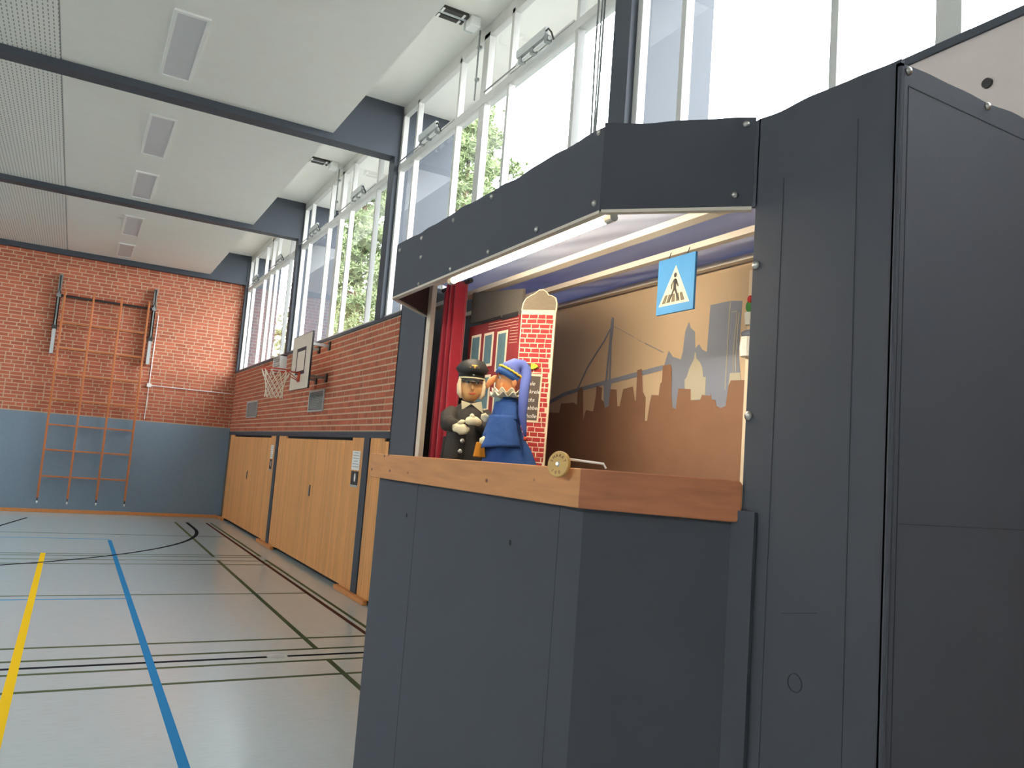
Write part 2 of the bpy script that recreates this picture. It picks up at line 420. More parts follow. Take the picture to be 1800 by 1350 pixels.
for a, c in bays[1:]:
    n += 1; window(n, a, c)

def added_clerestory(n, y0, y1):                            # unseen strip window, added in the opposite wall to brighten doors and brick
    w = struct(empty('window_%d' % n, (XL-.1, (y0+y1)/2, 5.1)), 'unseen strip window added high in the opposite wall for light'); h = (y1-y0)/2
    for q in (-h+.04, -h/2, 0, h/2, h-.04): MB().box(-.04,.04,q-.035,q+.035,0,1.25).build('mullion', M['white'], w)
    MB().box(-.04,.04,-h,h,0,.05).build('sill_frame', M['white'], w); MB().box(-.04,.04,-h,h,1.2,1.25).build('head_frame', M['white'], w)
    for a, b_ in ((-h,-h/2),(-h/2,0),(0,h/2),(h/2,h)): MB().add([(0,a+.04,.05),(0,b_-.04,.05),(0,b_-.04,1.2),(0,a+.04,1.2)], [(0,1,2,3)]).build('pane', M['glass'], w)
for a, c in bays[1:]:
    n += 1; added_clerestory(n, a, c)

# pale boxed wall panel with a dark cap under the nearest window
t = MB().box(XW-.03, XW+.03, -.25, 2.75, SILL-.35, 3.945).build('trim', mat('pale_plaster', S(214,200,192), .8, var=.03)); trim(t, 'pale wall panel with dark cap below the nearest window')
MB().box(XW-.045, XW+.05, -.25, 2.76, 3.945, 3.985).build('cap', M['blue'], t)
p = onX(1737, 147, XW-.03)
MB().cyl((XW-.045, p.y, p.z), (XW-.03, p.y, p.z), .022, 14).build('screw_cap', M['dsteel'], t)
# the bare wall strip of the nearest bay window ends here

# ================================================================== THINGS IN THE HALL
# ceiling lights
M['diff'] = mat('frosted_diffuser', S(206,206,208), .5)
for k, (a, c, lab) in enumerate(((8.03,9.62,'recessed white ceiling light nearest the camera, in front of the nearer beam'),(10.9,12.55,'recessed white ceiling light just beyond the nearer beam'),(13.45,14.98,'recessed white ceiling light just in front of the farther beam'),
                  (16.35,17.96,'recessed white ceiling light just beyond the farther beam'),(18.85,20.25,'recessed white ceiling light closest to the far brick wall'),(5.3,6.9,'recessed white ceiling light above the camera'))):
    if k == 5: continue
    t = thing('ceiling_light', lab, 'ceiling light', (.545, (a+c)/2, CEI), 0, 'ceiling lights in a row'); h = (c-a)/2
    MB().box(-.17,-.135,-h,h,-.022,0).box(.135,.17,-h,h,-.022,0).box(-.135,.135,-h,-h+.04,-.022,0).box(-.135,.135,h-.04,h,-.022,0).build('frame', M['pwhite'], t)
    MB().box(-.135,.135,-h+.04,h-.04,-.012,0).build('diffuser', M['diff'], t)

# climbing frame on the far wall
cf = thing('climbing_frame', 'wooden climbing frame of four uprights with rungs on the far wall', 'climbing frame', (.34, YF-.2, 0))
UX = [-.875, -.29, .29, .875]
for x in UX:
    MB().box(x-.022, x+.022, -.045, .045, .33, 5.04).build('upright', M['rung'], cf, bevel=.006)
    ft = MB().box(x-.012, x+.012, -.025, .02, .24, .33).build('foot', M['dsteel'], cf)
    MB().cyl((x-.014, -.03, .235), (x+.014, -.03, .235), .03, 14).build('roller', M['pwhite'], ft)
for z in (4.28, 3.70, 3.115, 2.53, 1.965, 1.40, .81):
    for q in range(3):
        MB().box(UX[q]+.022, UX[q+1]-.022, -.03, .03, z-.017, z+.017).build('rung', M['rung'], cf, bevel=.006)
MB().cyl((-1.01, 0, 4.89), (1.01, 0, 4.89), .028, 12).build('pivot_bar', M['dsteel'], cf)
for s in (-1, 1):
    x = s*.995
    r = MB().box(x-.035, x-.015, -.0, .17, 4.15, 5.37).box(x+.015, x+.035, -.0, .17, 4.15, 5.37).box(x-.035, x+.035, .12, .17, 4.15, 5.37).box(x-.035, x+.035, 0, .17, 5.35, 5.38).box(x-.035, x+.035, 0, .02, 4.15, 5.0).build('wall_rail', M['steel'], cf)
    MB().box(x-.035, x+.035, -.01, .17, 3.56, 4.15).build('lower_rail', M['lsteel'], cf)
    MB().box(x-.05, x+.05, -.03, .17, 4.12, 4.2).build('stop_collar', M['dsteel'], cf)
    MB().box(x-.045, x+.045, -.03, .04, 4.85, 4.93).build('pivot_bracket', M['steel'], cf)

# cable conduit on the brick
cc = thing('cable_conduit', 'thin white cable conduit with junction box on far brick wall', 'conduit', (1.44, YF-.01, 3.08))
MB().cyl((0,-.012,.04), (.02,-.012,1.7), .011, 8).build('riser', M['pwhite'], cc)
MB().cyl((.04,-.012,0), (1.9,-.012,0), .011, 8).build('run', M['pwhite'], cc)
MB().cyl((0,-.012,-.04), (-.01,-.012,-.82), .009, 8).build('drop', M['pwhite'], cc)
MB().box(-.05,.05,-.05,.0,-.045,.045).build('junction_box', M['pwhite'], cc, bevel=.008)

# basketball hoop
bh = thing('basketball_hoop', 'cream basketball backboard with red rim and white net on the side wall', 'basketball hoop', (XW, 12.6, 0))
BX = -.37
bd = MB().box(BX-.012, BX+.012, -.585, .585, 2.785, 3.655).build('backboard', M['hoopboard'], bh)
MB().box(BX-.014, BX+.014, -.592, -.585, 2.778, 3.662).box(BX-.014, BX+.014, .585, .592, 2.778, 3.662).box(BX-.014,BX+.014,-.592,.592,3.655,3.662).box(BX-.014,BX+.014,-.592,.592,2.778,2.785).build('edge_strip', M['dsteel'], bd)
ts = MB(); x0, x1 = BX-.0145, BX-.012
ts.box(x0,x1,-.285,.285,3.395,3.45).box(x0,x1,-.285,.285,3.02,3.075).box(x0,x1,-.285,-.24,3.075,3.395).box(x0,x1,.24,.285,3.075,3.395)
ts.build('target_square', M['dark'], bd)
MB().box(BX-.03, BX-.012, -.06, .06, 2.90, 3.06).build('rim_plate', M['red'], bh)
RC = Vector((BX-.375, 0, 3.05)); RR = .222
rm = MB().tube([RC+Vector((cos(t)*RR, sin(t)*RR, 0)) for t in [2*pi*i/36 for i in range(36)]], .011, 8, closed=True)
rm.bar((BX-.02,0,3.045), (BX-.17,0,3.045), .1, .012); 
for s in (-1,1): rm.cyl((BX-.02, s*.04, 2.92), (BX-.26, s*.18, 3.045), .007, 6)
rm.build('rim', M['red'], bh, smooth=True)
nt_ = MB(); NR = [(0,.222),(.13,.165),(.19,.15),(.25,.138),(.31,.13),(.37,.132),(.43,.14)]
NS = 12
def npt(i, ang): dz, r = NR[i]; return RC + Vector((cos(ang)*r, sin(ang)*r, -dz-.01))
for k in range(NS):
    a = 2*pi*k/NS; st = pi/NS
    for sg in (-1, 1):
        nt_.tube([npt(0,a), (npt(0,a)+npt(1,a+sg*st))*.5+Vector((0,0,-.015)), npt(1, a+sg*st)], .0055, 5)
        for i in range(1, 6):
            o = (i % 2)*st
            nt_.cyl(npt(i, a+o), npt(i+1, a+o+sg*st), .0055, 5)
nt_.build('net', M['net'], bh)
for s in (-1, 1):
    for z in (3.50, 2.99):
        MB().bar((BX+.012, s*.3, z), (-.012, s*.3+.05, z), .05, .04).build('wall_arm', M['lsteel'] if z > 3.2 else M['steel'], bh)
        MB().box(-.03, -.008, s*.3+.0, s*.3+.1, z-.07, z+.07).build('wall_plate', M['dsteel'], bh)

# ventilation grilles
def grille(y0, y1, z0, z1, lab):
    t = thing('ventilation_grille', lab, 'vent', (XW-.01, (y0+y1)/2, (z0+z1)/2), 0, 'ventilation grilles in the brick wall'); a, c = (y1-y0)/2, (z1-z0)/2
    MB().box(-.02,.0,-a,a,-c,-c+.03).box(-.02,.0,-a,a,c-.03,c).box(-.02,0,-a,-a+.04,-c+.03,c-.03).box(-.02,0,a-.04,a,-c+.03,c-.03).build('frame', M['lsteel'], t)
    MB().box(-.004,0,-a+.04,a-.04,-c+.03,c-.03).build('backing', M['dark'], t)
    for k in range(14):
        z = -c+.042 + k*(2*c-.075)/14
        MB().add([(-.018,-a+.04,z),(-.018,a-.04,z),(-.004,a-.04,z+.014),(-.004,-a+.04,z+.014)], [(0,1,2,3)]).build('louvre', M['lsteel'], t, thick=.003)
grille(17.55, 18.7, 2.45, 2.81, 'grey louvred vent in the brick wall near the far corner')
grille(12.36, 13.25, 2.465, 2.82, 'grey louvred vent in the brick wall under the basketball backboard')
# slatted white guard by the pillar
t = thing('wall_guard', 'small white slatted guard box on brick under a pillar behind the hoop', 'guard box', (XW, 15.58, 3.3))
MB().box(-.13,-.0,.27,.31,-.0,.3).box(-.13,0,-.31,-.27,0,.3).box(-.13,0,-.31,.31,.28,.3).build('frame', M['pwhite'], t)
for k in range(6): MB().box(-.13,-.11,-.27,.27,.02+.045*k,.032+.045*k).build('slat', M['pwhite'], t)

# paper notices on the doors
def notice(y0, y1, lab):
    t = thing('paper_notice', lab, 'notice', (XW-.01, (y0+y1)/2, 1.45), 0, 'notices on the doors'); a = (y1-y0)/2
    sh = MB().box(-.004,0,-a,a,.17,.43).build('sheet', M['paper'], t)
    for k in range(6):
        w = a*(.75 if k % 3 else .55)
        MB().box(-.0045,-.004,-w,w,.4-.038*k,.408-.038*k).build('text_line', M['ink'], sh)
    ph = MB().box(-.004,0,-a*.9,a*.9,-.03,.155).build('photo', M['dark'], t)
    MB().ell((-.004,-a*.1,.07),(.001,a*.22,.06),10,6).build('photo_figure', M['paper'], ph)
    MB().box(-.006,0,-a*.95,a*.95,-.06,-.03).build('pocket', M['lsteel'], t)
notice(15.58, 15.79, 'white notice with dark photo on the farthest plank door')
notice(10.3, 10.63, 'white notice with dark photo on the middle plank door')

# window gear: box and rails on the soffit, conduit down the thick mullion, openers on the transom
def gear(yc, lab):
    t = thing('window_drive', lab, 'window drive', (3.0, yc, SOF), 0, 'window drives on the soffit')
    for s in (-.065, .065):
        MB().box(-.22,.17,s-.035,s+.035,-.035,0).build('dark_rail', M['dsteel'], t)
        for q in (-.12,.12): MB().box(q-.012,q+.012,s-.04,s+.04,-.042,-.035).build('clip', M['pwhite'], t)
    MB().box(-.22,.18,-.02,.02,-.03,0).build('cable_duct', M['lsteel'], t)
    MB().box(.19,.31,-.12,.03,-.12,0).build('gear_box', M['pwhite'], t, bevel=.015)
    MB().box(.2,.31,.03,.11,-.09,0).build('motor_box', M['lsteel'], t, bevel=.015)
    MB().cyl((.37,.03,-.06),(.37,.03,-.86),.010,8).build('drive_rod', M['steel'], t)
    for z in (-.25,-.62): MB().box(.36,.4,.01,.05,z-.015,z+.015).build('rod_clip', M['steel'], t)
for yc, lab in ((7.5, 'grey window drive box on the soffit of the window bay nearest behind theatre'), (12.75, 'grey window drive box on the soffit above the basketball hoop')): gear(yc, lab)
def opener(yc, lab):
    t = thing('window_opener', lab, 'window opener', (XW-.02, yc, 5.72), 0, 'window openers on the transoms')
    MB().prism([(-.27,.0),(-.25,-.03),(.25,-.03),(.27,.0),(.27,.06),(-.27,.06)], (-.06,0,.06), (0,1,0), (0,0,1), .035).build('cover', M['lsteel'], t)
    MB().cyl((-.03,-.33,.0),(-.03,.3,.0),.018,10).build('rod', M['pwhite'], t)
    for q in (-.28,-.02,.2): MB().box(-.055,.0,q-.025,q+.025,-.03,.03).build('bracket', M['steel'], t)
    MB().tube([(-.05,-.27,.08),(-.06,-.33,.07),(-.05,-.37,.02),(-.02,-.37,-.04)],.009,6).build('cable', M['dsteel'], t)
    MB().cyl((-.03,.3,.0),(-.03,1.0,.0),.008,6).build('shaft', M['steel'], t)
for yc, lab in ((6.25,'lever window opener on transom nearest the hanging pull cords'),(8.75,'lever window opener on the transom left of the thick mullion, behind theatre bay'),(11.5,'lever window opener on transom high above backboard, right of thick mullion'),
                (14.0,'lever window opener on transom above hoop, left of thick mullion'),(16.75,'lever window opener in the farthest bay, nearer of its two'),(19.25,'lever window opener closest to the far brick wall')): opener(yc, lab)
# pull cords
pc = thing('pull_cord', 'grey pull cords hanging in front of window beside the near pillar', 'cord', (3.3, 5.03, 3.0))
for dy, r in ((.06,.008),(.005,.007),(-.03,.009)):
    MB().tube([(0,dy,3.6),(0,dy,2.2),(.0,dy*.55,1.2),(0,dy*.4,.3)], r, 6).build('cord', M['steel'], pc)

# ================================================================== PUPPET THEATRE
XA, YA0, YA1 = 1.20, 1.775, 3.405          # front plane of the bay and its two corners
XC, YC0, YC1 = 1.487, 1.475, 3.70          # front plane of the body and the two jambs
YD, YE, XB = 1.065, 4.055, 2.62            # near side, far side, back
ZB, ZH, ZT = 1.855, 2.567, 2.80            # board top, header bottom, top
TH = thing('puppet_theatre', 'large slate-blue cloth-covered puppet theatre booth with a lit stage opening', 'puppet theatre', (1.8, 2.55, 0))
TO = Vector((1.8, 2.55, 0))
def part(mb, name, m, parent=TH, **k):
    mb.v = [(v[0]-TO.x, v[1]-TO.y, v[2]) for v in mb.v] ; o = mb.build(name, m, parent, **k); return o
def panel(p, q, z0, z1, th=.012, wav=0, n=24, seed=0):     # upright cloth panel from p to q, top edge waved
    p, q = Vector((*p, 0)), Vector((*q, 0)); d = (q-p); nn = Vector((-d.y, d.x, 0)).normalized()*th
    rng = random.Random(seed); ph = [rng.random()*6 for _ in range(4)]
    def top(t):
        L = d.length*t
        return z1 + wav*(sin(L*9+ph[0])*.4+sin(L*21+ph[1])*.35+sin(L*37+ph[2])*.25)
    mb = MB(); vs = []
    for i in range(n+1):
        t = i/n; c = p+d*t
        for off in (Vector((0,0,0)), nn): vs += [c+off+Vector((0,0,z0)), c+off+Vector((0,0,top(t)))]
    fs = []
    for i in range(n):
        a, b_ = i*4, i*4+4
        fs += [(a,b_,b_+1,a+1),(a+2,a+3,b_+3,b_+2),(a+1,b_+1,b_+3,a+3),(a,a+2,b_+2,b_)]
    fs += [(0,1,3,2),(n*4,n*4+2,n*4+3,n*4+1)]
    return mb.add(vs, fs)
# lower bay (front and wings), body walls
LX = .02
part(panel((XA+LX,YA1+.0),(XA+LX,YA0+.008), 0, ZB-.03), 'front_panel', M['cloth'])
part(panel((XA+LX,YA0+.008),(XC+.045,1.44), 0, ZB-.07), 'near_wing_panel', M['cloth'])
part(MB().box(XC-.012, XC-.002, 1.42, 1.497, 0, ZB-.075), 'overlap_flap', M['cloth'])
part(panel((XC,YC1+.01),(XA+LX,YA1), 0, ZB-.03), 'far_wing_panel', M['cloth'])
part(panel((XC,YC0),(XC,YD), 0, ZT+.005, wav=.007, seed=3), 'near_front_wall', M['cloth'])
part(panel((XC,YE),(XC,YC1), 0, ZT, wav=.006, seed=4), 'far_front_wall', M['cloth'])
part(panel((XC,YD),(XB,YD), 0, ZT-.004, wav=.006, seed=5, n=40), 'near_side_wall', M['cloth'])
part(panel((XB,YE),(XC,YE), 0, ZT, wav=.006, seed=6, n=40), 'far_side_wall', M['cloth'])
part(panel((XB,YD),(XB,YE), 0, ZT), 'back_wall', M['cloth'])
# header valance
part(panel((XA,YA1),(XA,YA0), ZH, ZT+.012, wav=.006, seed=8, n=50), 'header_front', M['cloth'])
part(panel((XA,YA0),(XC,YC0+.012), ZH+.004, ZT+.02, wav=.006, seed=9), 'header_near_wing', M['cloth'])
part(panel((XC,YC0+.016),(XC,YC0-.004), ZH+.004, ZT+.008), 'header_return', M['cloth'])
part(panel((XC,YC1),(XA,YA1), ZH, ZT, wav=.004, seed=10), 'header_far_wing', M['cloth'])
# inner lining and pale edge laths of the header
part(panel((XA+.0125,YA1-.005),(XA+.0125,YA0+.005), ZH+.012, ZT-.02, .006), 'header_lining', M['post'])
part(panel((XC+.002,YC1-.02),(XA+.02,YA1-.012), ZH+.004, ZT-.03, .008), 'far_lining', M['brown'])
part(MB().box(XA-.001, XA+.022, YA0, YA1, ZH-.006, ZH+.003), 'edge_lath', M['lath'])
part(MB().bar((XA+.008,YA0,ZH-.001),(XC,YC0+.014,ZH-.001), .02, .009), 'edge_lath', M['lath'])
part(MB().bar((XA+.008,YA1,ZH-.001),(XC,YC1,ZH-.001), .02, .009), 'edge_lath', M['lath'])
for a, c in (((1.30,3.49,2.64),(1.30,3.49,2.665)),((1.35,3.54,2.62),(1.37,3.56,2.615)),((1.39,3.58,2.585),(1.39,3.58,2.62))):
    part(MB().bar(a, c, .006, .004), 'loose_tie', M['post'])
for q in ((1.32,3.51,2.645),(1.35,3.54,2.645),(1.42,3.61,2.60)):
    part(MB().ell((q[0]-.004,q[1]-.006,q[2]),(.004,.004,.004),8,6), 'screw_head', M['silver'])
# jamb posts
part(MB().box(XC-.008, XC+.016, YC1-.088, YC1-.042, 0, ZT-.03), 'jamb_post', M['post'])
part(MB().box(XC+.013, XC+.04, YC0-.04, YC0-.005, 0, ZT-.03), 'jamb_post', M['lath'])
# dark stage lining: sides and floor well
part(panel((XB-.02,YE-.03),(XC+.03,YE-.03), .3, ZT-.03, .004), 'stage_lining', M['inner'])
part(panel((XC+.03,YD+.03),(XB-.02,YD+.03), .3, ZT-.03, .004), 'stage_lining', M['inner'])
# roof cloth (blue-white, lets daylight through) and laths
def roof_mat():
    m = bpy.data.materials.new('blue_white_roof_cloth'); m.use_nodes = True; N = m.node_tree.nodes; L = m.node_tree.links
    N.remove(N['Principled BSDF']); d = N.new('ShaderNodeBsdfDiffuse'); t = N.new('ShaderNodeBsdfTranslucent'); x = N.new('ShaderNodeMixShader')
    no = N.new('ShaderNodeTexNoise'); no.inputs['Scale'].default_value = 6; cr = N.new('ShaderNodeValToRGB')
    cr.color_ramp.elements[0].color = S(206,212,228); cr.color_ramp.elements[1].color = S(224,226,232); L.new(no.outputs[0], cr.inputs[0]); L.new(cr.outputs[0], d.inputs[0])
    t.inputs[0].default_value = S(120,138,214); x.inputs[0].default_value = .12
    L.new(d.outputs[0], x.inputs[1]); L.new(t.outputs[0], x.inputs[2]); L.new(x.outputs[0], N['Material Output'].inputs[0]); return m
M['roof'] = roof_mat()
def roofz(x, y): return 2.735 + .010*sin(x*11+y*3)+.008*sin(y*7-x*5) + .004*sin(x*31+y*17)
def rooff(u, v):
    x = XA + .022 + u*(XB-XA-.05); y = YD+.02 + v*(YE-YD-.04)
    cut = max(0, (XC-x)); y = min(max(y, YC0+cut+.045 if cut > -.015 else YD+.02), YC1-cut-.045 if cut > -.015 else YE-.02)
    return Vector((x, y, roofz(x, y)))
part(MB().grid(rooff, 40, 70), 'roof_cloth', M['roof'], smooth=True)
part(MB().box(1.615, 1.660, YD+.03, YE-.03, 2.660, 2.682), 'roof_lath', M['lath'])
part(MB().box(1.845, 1.875, YD+.03, YE-.03, 2.660, 2.682), 'roof_lath', M['lath'])
part(MB().box(2.14, 2.17, YD+.03, YE-.03, 2.69, 2.71), 'roof_lath', M['lath'])
# play board
def boardmat(name, col, knot, var):
    m = mat(name, col, .5, var=var, scale=3, stretch=(4,1.6,16))
    nt = m.node_tree; N = nt.nodes; L = nt.links; b = N['Principled BSDF']
    src = b.inputs['Base Color'].links[0].from_socket
    tc = N.new('ShaderNodeTexCoord'); mp = N.new('ShaderNodeMapping'); mp.inputs['Scale'].default_value = (0,9,13); L.new(tc.outputs['Object'], mp.inputs[0])
    v = N.new('ShaderNodeTexVoronoi'); v.inputs['Scale'].default_value = 1; L.new(mp.outputs[0], v.inputs['Vector'])
    mr = N.new('ShaderNodeMapRange'); mr.inputs[1].default_value = .05; mr.inputs[2].default_value = .11; L.new(v.outputs['Distance'], mr.inputs[0])
    mx = N.new('ShaderNodeMix'); mx.data_type = 'RGBA'; L.new(mr.outputs[0], mx.inputs[0]); mx.inputs[6].default_value = knot; L.new(src, mx.inputs[7])
    L.new(mx.outputs[2], b.inputs['Base Color']); return m
M['board'] = boardmat('pine_board', S(206,142,88), S(112,58,34), .14)
M['board2'] = boardmat('worn_pine_board', S(176,106,66), S(84,42,28), .2)
BT = .105
part(MB().prism([(0,0),(YA1+.065-YA0+.012,0),(YA1+.065-YA0+.012-.02,-BT),(0,-BT)], (XA-.012+.03,YA0-.012,ZB), (0,1,0), (0,0,1), -.03), 'play_board', M['board'], bevel=.003)
e = Vector((1,-1,0)).normalized(); L2 = .415
c1 = [(0,0),(L2-.012,0),(L2-.004,-.004),(L2,-.012)]+[(L2-.018+.018*cos(t), -BT+.018+.018*sin(t)) for t in (0,-.4,-.8,-1.2,-1.57)]+[(0,-BT)]
part(MB().prism(c1, Vector((XA-.0125,YA0-.012,ZB)), e, (0,0,1), -.03), 'play_board', M['board2'], bevel=.003)
part(MB().prism([(0,0),(.4,0),(.4,-BT),(0,-BT)], (XA+.0,YA1+.02,ZB-.002), Vector((1,1,0)).normalized(), (0,0,1), .03), 'play_board', M['board'], bevel=.003)
# studs, holes, seams
def stud(p, nrm, r=.0085):
    p, nrm = Vector(p), Vector(nrm).normalized()
    part(MB().tube([p-nrm*.001, p+nrm*.003, p+nrm*.0065, p+nrm*.0085], [r*1.15, r*1.1, r*.75, r*.25], 12), 'snap_stud', M['stud'], smooth=True)
for y, z in ((3.356,2.78),(3.10,2.78),(2.777,2.782),(2.456,2.791),(3.085,2.578),(3.088,2.695),(2.764,2.584),(2.447,2.587),(2.116,2.593),(1.80,2.596),(1.80,2.802)): stud((XA,y,z),(-1,0,0))
for x, z in ((1.470,2.800),(1.455,2.605)): stud((x,2.975-x,z),(-1,-1,0))
for y, z in ((1.47,2.41),(1.472,2.02)): stud((XC,y-.006,z),(-1,0,0), .011)
for x, z in ((1.809,2.785),(1.512,2.778),(2.1,2.785),(2.4,2.785)): stud((x,YD,z),(0,-1,0))
for y, z in ((3.045,1.614),(2.171,1.611)): part(MB().box(XA+LX-.001,XA+LX+.002,y-.006,y+.006,z-.008,z+.008), 'hole', M['black'])
for y0_, z0_, y1_, z1_ in ((1.383,.2,1.383,2.62),(1.15,.2,1.17,2.7),(1.335,1.555,1.235,1.575)):
    part(MB().bar((XC,y0_,z0_),(XC,y1_,z1_),.002,.002), 'seam', M['seam'])
part(MB().tube([(XC-.001,1.288+.02*cos(t),1.41+.02*sin(t)) for t in [2*pi*k/20 for k in range(20)]],.0015,5,closed=True), 'patch_outline', M['seam'])
for a, c in (((1.515,YD,.1),(1.515,YD,2.745)),((1.515,YD,1.79),(2.6,YD,1.79)),((1.515,YD,2.745),(2.6,YD,2.745))): part(MB().bar(a,c,.002,.002), 'seam', M['seam'])
for y in (2.95, 1.9): part(MB().bar((XA+LX,y,.05),(XA+LX,y,1.75),.0016,.0016), 'seam', M['seam'])
part(MB().tube([(XC-.0,YD-.0,.02),(XC-.0,YD-.0,ZT-.02)],.006,8), 'corner_piping', M['cloth'])

# tube lamp behind the header
TL = thing('tube_lamp', 'lit warm fluorescent tube lamp behind the theatre header', 'lamp', (1.28, 2.45, 2.603))
MB().prism([(-.060,.72),(-.060,-.655),(.036,-.751),(.036,.72)], (0,0,0), (1,0,0), (0,1,0), .012).build('housing', M['post'], TL)
MB().box(-.03,.03,-.66,.50,-.003,.0).build('reflector', M['pwhite'], TL)
M['tube'] = bpy.data.materials.new('lit_tube'); M['tube'].use_nodes = True
_b = M['tube'].node_tree.nodes['Principled BSDF']; _b.inputs['Emission Color'].default_value = (1.0,.86,.64,1); _b.inputs['Emission Strength'].default_value = 85
MB().cyl((0,-.60,-.024),(0,.46,-.024),.011,12).build('tube', M['tube'], TL, smooth=True)
MB().cyl((0,-.635,-.024),(0,-.60,-.024),.014,12).build('end_cap', M['lsteel'], TL)
MB().cyl((0,.46,-.024),(0,.495,-.024),.014,12).build('end_cap', M['lsteel'], TL)

# red curtain
cu = thing('stage_curtain', 'dark red velvet curtain gathered at the far side of the stage', 'curtain', (1.553, 3.49, 1.2))
M['velvet'] = mat('red_velvet', S(168,20,42), .8, var=.12, scale=6); M['velvet'].node_tree.nodes['Principled BSDF'].inputs['Sheen Weight'].default_value = .6
def curt(w0, w1, off, ph, lean):
    def f(u, v):
        w = w0 + (w1-w0)*(1-v)**.8
        return Vector((.02*sin(u*15+ph)+.015*sin(u*31+ph*2+v*2)+off*.3, off+lean*(1-v)+(u-.5)*w, v*1.5))
    return f
MB().grid(curt(.17,.27,.085,0,.01), 48, 30).build('left_drape', M['velvet'], cu, smooth=True, thick=.004)
MB().grid(curt(.13,.20,-.055,2,-.005), 48, 30).build('right_drape', M['velvet'], cu, smooth=True, thick=.004)
MB().cyl((0,-.16,1.5),(0,.16,1.5),.012,8).build('rod', M['dsteel'], cu)

# backdrop with painted skyline
XBK = 2.2
BD = thing('painted_backdrop', 'painted stage backdrop of a city skyline with cable bridge', 'backdrop', (XBK, 2.6, 0))
M['sky'] = mat('tan_painted_sky', S(216,188,152), .8, var=.04, scale=4)
M['grey'] = mat('grey_blue_paint', S(142,146,158), .8, var=.04, scale=6)
M['umber'] = mat('brown_paint', S(148,108,82), .8, var=.06, scale=9)
M['pale'] = mat('pale_paint', S(196,186,160), .8)
cl = MB().box(XBK-XBK, .012, 1.15-2.6, 4.02-2.6, 1.2, 2.712).build('canvas', M['sky'], BD)
def z3(x, y): return (960+x/4.737, 340+y/4.737)
def z4(x, y): return (960+x/4.218, 600+y/4.218)
def paint(pix, depth, m, name):
    pts_ = [onX(*p, XBK) for p in pix]
    MB().prism([(p.y-2.6, p.z) for p in pts_], (-depth,0,0), (0,1,0), (0,0,1), .0006).build(name, m, BD)
brown = [(-140,520),(100,530),(115,460),(150,460),(205,455),(232,470),(238,365),(268,340),(276,365),(278,600),(288,540),(300,510),(352,520),(370,420),(378,330),(418,345),(412,430),(430,445),(440,495),(468,480),(480,355),(525,358),(530,480),(548,482),(575,355),(645,335),(660,440),(668,440),(680,215),(712,205),(718,375),(740,415),(733,590),(752,590),(770,470),(785,398),(838,400),(850,315),(862,300),(870,180),(925,172),(935,200),(932,400),(940,490),(965,503),(985,350),(1075,355),(1075,437),(1145,437),(1160,397),(1220,405),(1225,388),(1230,430),(1258,435),(1265,480),(1300,495),(1335,480),(1355,330),(1375,290),(1450,288),(1600,290),(1600,1150),(-140,1150)]
paint([z4(*p) for p in brown], .0030, M['umber'], 'brown_skyline')
tow = [z4(935,500),z4(870,200),z4(910,70),z4(940,115),z4(1000,135),z3(1138,1326),z3(1160,1150),z3(1190,1070),z3(1205,1120),z3(1240,1150),z3(1243,1290),z3(1275,1255),z3(1300,1300),z3(1340,1320),z3(1370,930),z3(1535,895),z3(1635,895),z3(1605,1326),z4(1440,230),z4(1350,400),z4(1335,520)]
paint(tow, .0012, M['grey'], 'grey_towers')
deck = [(-100,500),(50,425),(130,380),(240,345),(440,290),(660,232),(870,175),(870,212),(660,268),(440,322),(240,372),(130,408),(50,455),(-100,530)]
paint([z4(*p) for p in deck], .0018, M['grey'], 'bridge_deck')
paint([z3(545,1060),z3(555,1028),z3(568,1040),z3(562,1150),z4(490,0),z4(480,300),z4(465,300),z4(476,60),z4(455,300),z4(440,300),z4(470,0)], .0024, M['grey'], 'bridge_pylon')
paint([z4(430,300),z4(487,300),z4(462,500),z4(430,500)], .0020, M['grey'], 'bridge_pier')
for a, c in ((z3(545,1120),z3(525,1155)),(z3(525,1155),z4(432,0)),(z4(432,0),z4(310,190)),(z4(310,190),z4(238,350)),(z3(565,1105),z3(740,1200)),(z3(757,1212),z3(805,1240)),(z3(820,1247),z3(975,1326)),(z4(735,12),z4(876,82))):
    paint([(a[0]-.8,a[1]-.8),(c[0]-.8,c[1]-.8),(c[0]+.8,c[1]+.8),(a[0]+.8,a[1]+.8)], .0026, M['grey'], 'bridge_cable')
paint([z4(*p) for p in [(1030,345),(1030,285),(1045,265),(1065,200),(1090,150),(1100,130),(1103,85),(1112,80),(1118,130),(1140,150),(1160,190),(1168,265),(1187,265),(1182,400),(1150,430),(1075,437)]], .0022, M['pale'], 'dome')
paint([z4(*p) for p in [(1345,400),(1365,235),(1442,232),(1448,300),(1375,300),(1345,420)]], .0022, M['pale'], 'pale_block')
for seq in ([z3(1540,895),z3(1530,1000),z3(1512,1326),z4(1330,360)],[z3(1548,988),z3(1592,980),z3(1590,1050),z3(1562,1326),z4(1390,225)],[z3(1612,990),z3(1600,1100),z3(1585,1326),z4(1410,225)]):
    for a, c in zip(seq[:-1], seq[1:]):
        paint([(a[0]-.7,a[1]-.4),(c[0]-.7,c[1]-.4),(c[0]+.7,c[1]+.4),(a[0]+.7,a[1]+.4)], .0026, M['pale'], 'outline')

